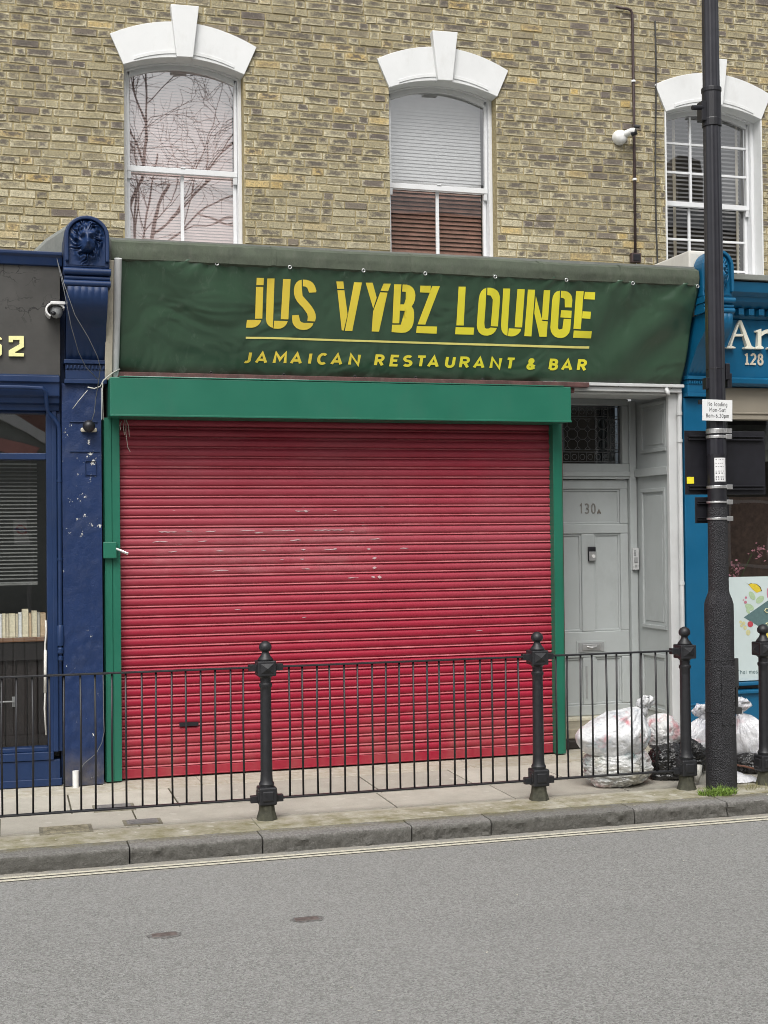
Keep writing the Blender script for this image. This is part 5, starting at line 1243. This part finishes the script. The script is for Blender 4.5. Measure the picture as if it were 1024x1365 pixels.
# ------------------------------------------------------------------ lamp post and its signs
LX, LY = 3.498, -1.50
lp_ = thing('lamp_post', 'tall black ribbed lamp post with thick stippled base between the rubbish bags', 'lamp post', (LX, LY, 0))
def ribbed(z0, z1, r0, r1, n=12):
    b = MB(); pr = []
    for zz, rr_ in ((z0, r0), (z1, r1)): pr.append((rr_, zz))
    seg = n*4; vs = []; fs = []
    for rr_, zz in pr:
        for k in range(seg):
            a_ = 2*math.pi*k/seg; q_ = rr_*(1+.05*math.cos(a_*n)); vs.append((LX+q_*math.cos(a_), LY+q_*math.sin(a_), zz))
    for k in range(seg): fs.append((k, (k+1) % seg, seg+(k+1) % seg, seg+k))
    b.mesh(vs, fs); return b
ribbed(2.05, 7.5, .058, .040, 9).build('shaft', plain('glossy_black_paint', (.020, .020, .026), .28, 0, .2, 10), lp_, 0, True)
b = MB(); b.lathe([(.059, 1.72), (.059, 2.06)], (LX, LY, 0), 24); b.build('lower_shaft', M['black'], lp_, 0, 'angle')
b = MB(); b.lathe([(.062, 1.22), (.061, 1.45), (.060, 1.73)], (LX, LY, 0), 28); b.lathe([(.0625, 1.30), (.0625, 1.306)], (LX, LY, 0), 28); b.lathe([(.0615, 1.56), (.0615, 1.565)], (LX, LY, 0), 28); b.build('stippled_sleeve', M['stipple'], lp_, 0, 'angle')
b = MB(); b.lathe([(.094, 0), (.093, .30), (.090, .55), (.088, .82), (.089, 1.10), (.088, 1.135), (.080, 1.165), (.066, 1.20), (.062, 1.222)], (LX, LY, 0), 32); b.build('base', M['stipple'], lp_, 0, 'angle')
b = MB()
b.box(LX-.040, LX+.050, LY-.0925, LY-.080, .40, .76)
b.lathe([(.0945, .47), (.0945, .482)], (LX, LY, 0), 32); b.lathe([(.0915, .79), (.0915, .80)], (LX, LY, 0), 32); b.build('access_door', M['stipple'], lp_, .004)
b = MB(); b.box(LX+.075, LX+.105, LY-.045, LY-.03, .62, .80); b.box(LX+.085, LX+.10, LY-.045, LY-.03, .50, .63); b.box(LX+.075, LX+.115, LY-.06, LY-.03, .46, .50); b.build('strap_tails', M['cable'], lp_, .003)
b = MB(); b.lathe([(.060, -.05), (.060, -.006), (.058, .0), (.058, .16), (.062, .168), (.062, .192)], (LX, LY, 4.14), 24); b.tube([(LX-.05, LY-.01, 4.20), (LX-.085, LY-.02, 4.20), (LX-.15, LY-.03, 4.19)], .016, 8); b.box(LX-.085, LX-.05, LY-.03, LY+.03, 4.12, 4.24); b.build('bracket', M['black'], lp_, .003)
b = MB(); b.box(LX+.055, LX+.085, LY-.03, LY+.03, 2.52, 2.62); b.box(LX+.07, LX+.10, LY-.025, LY+.01, 2.47, 2.56); b.lathe([(.0585, -.003), (.0585, .003)], (LX, LY, 2.585), 20); b.box(LX-.075, LX-.05, LY-.02, LY+.03, 2.46, 2.53); b.build('cable_clamp', M['black'], lp_, .006)
def bands(zz, parent, wide=.018, r=.0635):
    for z in zz:
        b = MB(); b.lathe([(r, -wide/2), (r, wide/2)], (LX, LY, z), 24); b.box(LX+.035, LX+.075, LY-.058, LY-.035, z-.014, z+.014); b.build('clamp_band', M['steel'], parent, .002)
# big sign seen from behind
sb = thing('road_sign', 'large black sign back clamped to the lamp post, yellow sticker at its corner', 'sign', (LX, LY+.08, 2.0), 'sign backs on the lamp post')
b = MB(); b.box(3.325, 3.892, LY+.085, LY+.09, 1.812, 2.210); b.build('plate', M['black'], sb, .002)
for z in (2.165, 1.855):
    b = MB(); b.box(3.348, 3.875, LY+.064, LY+.085, z-.014, z-.006); b.box(3.348, 3.875, LY+.064, LY+.085, z+.006, z+.014); b.box(3.348, 3.875, LY+.081, LY+.085, z-.0058, z+.0058); b.build('channel', M['black'], sb, .001)
bands((2.165, 1.855), sb)
b = MB(); b.box(3.337, 3.385, LY+.0815, LY+.0845, 1.880, 1.922); b.build('sticker', M['sticker'], sb)
s2 = thing('road_sign', 'small black sign back clamped low on the lamp post under the larger one', 'sign', (LX, LY+.08, 1.7), 'sign backs on the lamp post')
b = MB(); b.box(3.392, 3.630, LY+.085, LY+.09, 1.634, 1.796); b.build('plate', M['black'], s2, .004)
for z in (1.762, 1.660):
    b = MB(); b.box(3.405, 3.615, LY+.068, LY+.085, z-.009, z-.004); b.box(3.405, 3.615, LY+.068, LY+.085, z+.004, z+.009); b.box(3.405, 3.615, LY+.081, LY+.085, z-.0038, z+.0038); b.build('channel', M['black'], s2, .001)
bands((1.762, 1.660), s2, .013, .066)
pk = thing('loading_sign', 'small white no loading plate tilted on the front of the lamp post', 'sign', (3.462, LY-.075, 2.32))
tl = R_(-2.8)
def tw(u, v_, d): return (3.462+u*math.cos(tl)-v_*math.sin(tl)*.35, LY-.075-d+.0, 2.322+v_*math.cos(tl)+u*math.sin(tl)*.35)
b = MB(); b.prism([(-.103, -.064), (.103, -.064), (.103, .066), (-.103, .066)], lambda u, v_: tw(u, v_, 0), lambda u, v_: tw(u, v_, .004)); b.build('plate', paint('sign_white', (.74, .75, .75), .45, .02, 4, .12), pk, .001)
b = MB(); b.prism([(-.125, .035), (.06, .035), (.06, .062), (-.125, .062)], lambda u, v_: tw(u, v_, -.012), lambda u, v_: tw(u, v_, -.002)); b.build('mount', M['black'], pk)
for txt, vv, wd in (('No loading', .027, .135), ('Mon-Sat', -.008, .112), ('8am-6.30pm', -.044, .158)):
    flat_text('lettering', txt, M['ink'], pk, 0, 0, .0235, .115, 0, wd, .0006, track=.16, mapper=lambda u, v_, d, wd=wd, vv=vv: tw(u-wd/2, v_+vv, .0042+d))
bands((2.20,), pk, .03)
nb_ = thing('paper_notice', 'white paper notice taped round the lamp post in front of the big sign', 'notice', (LX, LY-.06, 1.96))
b = MB(); b.grid(12, 4, lambda u, v_: (LX+.0605*math.sin(-.62+1.24*u-.15), LY-.0605*math.cos(-.62+1.24*u-.15), 1.888+.146*v_)); b.build('sheet', plain('white_paper', (.72, .72, .72), .6, 0, .03), nb_, 0, True, fix=False)
rr = random.Random(2)
b = MB()
for k, z in enumerate((2.020, 1.998, 1.978, 1.950, 1.935, 1.912, 1.898)):
    x = -.5
    while x < .38:
        w_ = rr.uniform(.05, .15); hgt = .004 if k < 4 else .008
        a0, a1 = x-.15, min(x+w_, .42)-.15
        b.face([(LX+.0612*math.sin(a_), LY-.0612*math.cos(a_), zz) for a_, zz in ((a0, z), (a1, z), (a1, z+hgt), (a0, z+hgt))]); x += w_+rr.uniform(.05, .18)
b.build('faint_print', plain('grey_print', (.16, .16, .17), .6), nb_, fix=False)

# ------------------------------------------------------------------ rubbish bags
def bag(name, label, c, r, m, seed, knot=None, top=1.0, fold=.10, tilt=(0, 0), group='rubbish bags on the pavement', lump=1.0, stretch=(1, 1, 1), nose=None, lean=0):
    t = thing(name, label, 'rubbish bag', (c[0], c[1], c[2]-r[2]), group)
    bm = bmesh.new(); bmesh.ops.create_icosphere(bm, subdivisions=6, radius=1)
    so_ = Vector((seed*3.1, seed*1.7, seed))
    kd = Vector(knot if knot else (.1, 0, 1)).normalized(); e1 = kd.orthogonal().normalized(); e2 = kd.cross(e1)
    for v_ in bm.verts:
        p = v_.co.copy(); d = p.dot(kd); a1 = p.dot(e1); a2 = p.dot(e2); rad = math.hypot(a1, a2)+1e-6
        big = lump*(noise.noise(p*1.3+so_)*.22+noise.noise(p*2.6+so_)*.10)
        # pleats that run towards the tie, sharp-crested
        an = Vector((a1/rad*2.6, a2/rad*2.6, d*.9))
        pl = abs(noise.noise(an+so_))*.6+abs(noise.noise(an*2.2+so_))*.4+abs(noise.noise(an*4.6+so_))*.22
        kk = max(0, (d+.35)/1.35) if knot is not None else .35
        q_ = Vector((p.x*stretch[0], p.y*stretch[1], p.z*stretch[2]))*2.6+so_*2
        q_ = q_+Vector((noise.noise(q_*1.1), noise.noise(q_*1.1+Vector((5, 0, 0))), noise.noise(q_*1.1+Vector((0, 9, 0)))))*.9
        cr = abs(noise.noise(q_))*.55+abs(noise.noise(q_*2.4))*.30+abs(noise.noise(q_*5.5))*.14
        s_ = 1+big+.07-fold*cr*1.5-.24*kk*pl
        if knot is not None and d > .55:
            k = (d-.55)/.45; s_ *= 1-.20*k*k+.28*k**5
        if nose is not None:
            nd = Vector(nose).normalized(); q2 = max(0, p.dot(nd)-.6)/.4; s_ *= 1+.22*q2*q2
        w_ = Vector((p.x*s_*r[0], p.y*s_*r[1], p.z*s_*r[2]))
        if lean and w_.z > 0: w_.z *= 1+lean*p.x
        lowz = -r[2]*.82
        if w_.z < lowz:
            ex = lowz-w_.z; w_.z = lowz-ex*.12; k2 = 1+.35*ex/r[2]; w_.x *= k2; w_.y *= k2
        v_.co = w_+Vector((tilt[0]*w_.z, tilt[1]*w_.z, 0))
    mn = min(v_.co.z for v_ in bm.verts); top_ = max((v_.co.dot(kd), v_.co.copy()) for v_ in bm.verts if v_.co.normalized().dot(kd) > .8 or knot is None)[1] if knot else Vector((0, 0, 0))
    for v_ in bm.verts: v_.co.z -= mn
    me = bpy.data.meshes.new('sack'); bm.to_mesh(me); bm.free(); me.materials.append(m); me.polygons.foreach_set('use_smooth', [True]*len(me.polygons))
    o = bpy.data.objects.new('sack', me); COL.objects.link(o); o.parent = t
    if knot is not None:
        tipv = top_+Vector((c[0], c[1], c[2]-r[2]-mn))
        b = MB(); rk = random.Random(seed); up = Vector((kd.x*.35, kd.y*.3, 1)).normalized()
        for k in range(6):                    # crumpled tied ears
            a_ = k*1.047+rk.uniform(-.3, .3); out = Vector((math.cos(a_), math.sin(a_)*.6, rk.uniform(.5, 1.7))).normalized()
            L_ = rk.uniform(.05, .085); side = out.cross(Vector((0, 1, .2))).normalized()
            def ear(u, v_, out=out, side=side, L_=L_, a_=a_):
                w_ = .008+.032*math.sin(math.pi*min(1, v_*.62+.12)); cup = (2*u-1)
                return tipv+up*.018+out*L_*v_+side*w_*cup+Vector((0, -1, 0))*(.022*(1-cup*cup))*math.sin(v_*2.6)+out.cross(side)*.012*math.sin(cup*5+v_*6+a_)
            b.grid(10, 10, ear)
        b.tube([tipv-up*.035, tipv+up*.008, tipv+up*.035], .024, 10, .018)
        ko = b.build('knot', m, t, 0, True, fix=False)
        sd_ = ko.modifiers.new('thickness', 'SOLIDIFY'); sd_.thickness = .002
    return t
m_b1 = bagmat('white_bag_film', (.80, .81, .82), (.56, .58, .61), [((.42, .52, .60), .60, (3, 1, 0)), ((.62, .07, .10), .66, (0, 2, 5))])
m_b2 = bagmat('clear_grey_bag_film', (.55, .56, .55), (.25, .255, .26), [((.58, .56, .48), .56, (1, 6, 2)), ((.12, .20, .20), .62, (4, 4, 1)), ((.45, .25, .25), .66, (8, 1, 3))], .22, 1.0)
m_b3 = bagmat('white_red_bag_film', (.78, .78, .78), (.52, .52, .53), [((.58, .03, .06), .52, (2, 2, 2)), ((.75, .74, .70), .62, (5, 2, 2))])
m_b4 = bagmat('black_bag_film', (.014, .014, .015), (.008, .008, .009), None, .24, 1.0)
m_b5 = bagmat('white_lilac_bag_film', (.80, .80, .82), (.58, .59, .63), [((.50, .45, .62), .60, (1, 8, 2)), ((.66, .36, .38), .64, (6, 2, 2))])
bag('rubbish_bag', 'grey clear plastic rubbish bag at the bottom of the pile behind the railing', (2.945, -1.20, .140), (.215, .17, .140), m_b2, 2, fold=.16, stretch=(.6, .8, 2.0), lump=.7)
bag('rubbish_bag', 'large tied white rubbish bag with ear-like knot on top of the grey clear bag', (2.935, -1.21, .350), (.215, .165, .150), m_b1, 3, knot=(.62, -.2, .80), fold=.05, nose=(-1, 0, -.15), lump=.5, lean=.38)
bag('rubbish_bag', 'white rubbish bag with red contents on the black bag behind the railing post', (3.345, -1.02, .300), (.135, .12, .120), m_b3, 5, fold=.10, lump=.7)
bag('rubbish_bag', 'black rubbish bag under the white and red one beside the railing post', (3.36, -1.08, .12), (.155, .15, .125), m_b4, 7, fold=.2, stretch=(.5, .8, 2.2))
bag('rubbish_bag', 'rounded black rubbish bag between railing post and lamp post', (3.56, -.98, .12), (.12, .14, .135), m_b4, 8, fold=.2, stretch=(.6, .8, 2.0))
bag('rubbish_bag', 'white rubbish bag slumped just left of the lamp post base', (3.68, -.86, .20), (.11, .10, .155), m_b5, 9, knot=(.2, 0, 1), fold=.07, tilt=(.25, 0), lump=.7)
bag('rubbish_bag', 'tall white rubbish bag right of the lamp post on a black bag', (3.985, -1.02, .235), (.125, .11, .155), m_b5, 12, knot=(-.35, -.1, 1), fold=.05, tilt=(-.15, 0), lump=.7)
bag('rubbish_bag', 'flattened black rubbish bag under the tall white one right of the lamp post', (4.00, -1.06, .07), (.15, .13, .085), m_b4, 13, fold=.16)
sp_ = thing('white_sack', 'crumpled flat white plastic scrap at the foot of the lamp post, right side', 'plastic scrap', (3.70, -1.36, 0), None)
b = MB(); b.grid(24, 14, lambda u, v_: (3.625+.20*u, -1.42+.16*v_, .006+.075*math.sin(math.pi*v_*.9)*(1-.55*u)*(.5+.5*math.sin(math.pi*min(1, u*1.2+.1)))+.016*abs(noise.noise(Vector((u*5, v_*5, 3)))))); b.build('film', m_b5, sp_, 0, True, fix=False)
b = MB(); b.tube([(3.62, -1.36, .12), (3.72, -1.40, .105), (3.83, -1.42, .075)], .006, 6)
tag(b.build('twig', plain('reddish_stick', (.16, .07, .045), .7), None, 0, True), 'thin reddish brown stick lying across the bags right of the lamp post', 'stick')
b = MB(); b.tube([(3.405, -1.35, .02), (3.42, -1.36, .07), (3.425, -1.36, .125)], .020, 10); b.v = [(x, y, z) for x, y, z in b.v]
tag(b.build('plastic_bottle', plain('dull_white_plastic', (.55, .54, .50), .5), None, 0, True), 'small dull white bottle standing by the railing post foot', 'bottle')
# weeds
b = MB(); rr = random.Random(21)
cw = onz(957, 1059, 0)
for k in range(420):
    a_ = rr.uniform(0, 6.283); r_ = math.sqrt(rr.random()); x = cw.x+.125*r_*math.cos(a_); y = cw.y+.055*r_*math.sin(a_)
    h_ = rr.uniform(.025, .075)*(1.15-.5*r_); lean = Vector((rr.gauss(0, .5)+.5*r_*math.cos(a_), rr.gauss(0, .4)-.1, 1)).normalized(); sd_ = Vector((rr.gauss(0, 1), rr.gauss(0, 1), 0)).normalized()*rr.uniform(.0018, .0035)
    p = Vector((x, y, 0)); m1 = p+lean*h_*.6; tip = m1+(lean+Vector((rr.gauss(0, .4), rr.gauss(0, .4), -.35))).normalized()*h_*.5
    b.face([p-sd_, p+sd_, m1+sd_*.8, m1-sd_*.8]); b.face([m1-sd_*.8, m1+sd_*.8, tip])
tag(b.build('weed_tuft', leaf('weed_green', (.16, .25, .045), .45), None, fix=False), 'bright green tuft of weeds on the kerb edge below the lamp post', 'weeds')
b = MB()
for k in range(60):
    x = rr.gauss(onz(1000, 1050, 0).x, .05); y = -1.58+rr.gauss(0, .03); p = Vector((x, y, 0)); l_ = Vector((rr.gauss(0, .6), rr.gauss(0, .4), 1)).normalized()*rr.uniform(.02, .06); s_ = Vector((.0018, .001, 0)); b.face([p-s_, p+s_, p+l_])
tag(b.build('dry_weeds', leaf('dry_weed', (.20, .19, .07), .35), None, fix=False), 'sparse yellowish weeds on the pavement edge at the far right', 'weeds')

# ------------------------------------------------------------------ across the road (seen only as reflections)
def terrace(name, label, x0, x1, y, h, mcol, gable=False):
    t = thing(name, label, 'building', ((x0+x1)/2, y-4, 0)); b = MB(); b.box(x0, x1, y-8, y, -.2, h); b.build('wall', mcol, t)
    rf_ = MB()
    if gable: rf_.prism([(x0-.2, h), (x1+.2, h), ((x0+x1)/2, h+3)], lambda x, z: (x, y+.1, z), lambda x, z: (x, y-8, z))
    else: rf_.prism([(y+.2, h), (y-8, h), (y-4, h+2)], lambda yy, z: (x0, yy, z), lambda yy, z: (x1, yy, z))
    rf_.build('roof', plain('slate_roof', (.08, .085, .09), .7), t)
    cb = MB()
    x = x0+1.2
    while x < x1-1: cb.box(x, x+.9, y-4.6, y-3.6, h+.5, h+3.3); x += 5.5
    cb.build('chimney', mcol, t)
    n_ = max(1, int((x1-x0)/2.6))
    for fl_ in range(int(h/3)):
        for k in range(n_):
            xx = x0+(x1-x0)*(k+.5)/n_; z = .6+3*fl_
            b = MB(); b.box(xx-.6, xx+.6, y-.02, y+.06, z, z+1.7); wf = b.build('window', M['sash'], t)
            b = MB(); b.box(xx-.52, xx+.52, y+.055, y+.064, z+.08, z+1.62); b.build('pane', M['dark'], wf)
m_far = paint('far_red_brick', (.36, .20, .165), .9, .2, 2, .3); m_far2 = paint('far_brown_brick', (.22, .19, .15), .9, .2, 2, .3)
terrace('terraced_house', 'tall brown brick terrace across the road facing the shops', 8.5, 32, -21, 10.6, m_far2)
terrace('gabled_house', 'low red brick gabled house across the road facing the blue shop', -9, -1, -21, 6.2, m_far, True)
terrace('low_terrace', 'low red brick row across the road behind the bare tree', -.6, 8.2, -22, 6.0, m_far)
gp = thing('gabled_porch', 'low pink brick gable with pale verge boards across the road', 'building', (-1.6, -20, 0))
b = MB(); b.face_xz([(-4, -.2), (1.4, -.2), (1.4, 2.9), (-1.3, 4.35), (-4, 2.9)], -20.8, -20.2); b.build('wall', paint('far_grey_cladding', (.26, .28, .265), .9, .1, 3, .2), gp)
b = MB(); b.face_xz([(-1.9, 3.72), (-.2, 3.22), (.0, 3.5), (-1.9, 4.02)], -20.19, -20.12); b.build('brick_band', paint('far_pink_brick', (.62, .30, .27), .9, .1, 3, .2), gp)
b = MB(); b.face_xz([(-1.3, 4.35), (1.7, 2.74), (1.7, 2.95), (-1.3, 4.56), (-4.3, 2.95), (-4.3, 2.74)], -20.25, -20.1); b.build('verge_board', M['white'], gp)
bs = thing('bus_stop_sign', 'bus stop flag with red ring roundel on a post across the road', 'sign', (-.42, -15.4, 0))
b = MB(); b.tube([(-.30, -15.4, 0), (-.30, -15.4, 3.0)], .03, 8); b.build('post', M['plasticgrey'], bs)
b = MB(); b.box(-.58, -.30, -15.42, -15.40, 1.42, 1.90); b.build('flag', M['plasticwhite'], bs)
b = MB()
for k in range(24):
    a0, a1 = k*math.pi/12, (k+1)*math.pi/12; b.face([(-.44+q_*math.cos(a_), -15.397, 1.70+q_*math.sin(a_)) for a_, q_ in ((a0, .065), (a0, .10), (a1, .10), (a1, .065))])
b.build('ring', plain('sign_red', (.55, .02, .03), .5), bs, fix=False)
b = MB(); b.box(-.56, -.32, -15.398, -15.394, 1.68, 1.72); b.build('bar', plain('sign_blue', (.02, .03, .30), .5), bs)
tr = thing('bare_tree', 'tall leafless street tree across the road', 'tree', (2.2, -18, 0)); rr = random.Random(5)
tb_ = MB(); br = MB()
def branch(p, d, L, r, lvl):
    pts = [p]; q_ = p.copy(); dd = d.copy(); n_ = 5
    for k in range(n_):
        j_ = .05 if lvl == 0 else .16; dd = (dd+Vector((rr.gauss(0, j_), rr.gauss(0, j_), rr.gauss(.03, j_)))).normalized(); q_ = q_+dd*L/n_; pts.append(q_.copy())
    (tb_ if lvl < 1 else br).tube(pts, r, 7 if lvl < 2 else 4, r*.55)
    if lvl >= 6: return
    for k in range(14 if lvl == 0 else 3):
        i = rr.choice((2, 3, 4, 5)) if lvl else (3, 3, 3, 4, 4, 4, 4, 4, 5, 5, 5, 5, 5, 5)[k]; ax = Vector((rr.gauss(0, 1), rr.gauss(0, 1), rr.gauss(0, .5))).normalized()
        nd = (dd+ax*.85).normalized(); branch(pts[i], nd, (L if lvl else 5.0)*rr.uniform(.6, .8), max(r*(.55 if lvl else .38), .006), lvl+1)
branch(Vector((3.15, -18, 0)), Vector((0, 0, 1)), 11.5, .15, 0)
m_bark = plain('bark', (.055, .042, .035), .9, 0, .3, 8)
tb_.build('trunk', m_bark, tr, 0, True, fix=False); br.build('branches', m_bark, tr, 0, True, fix=False)
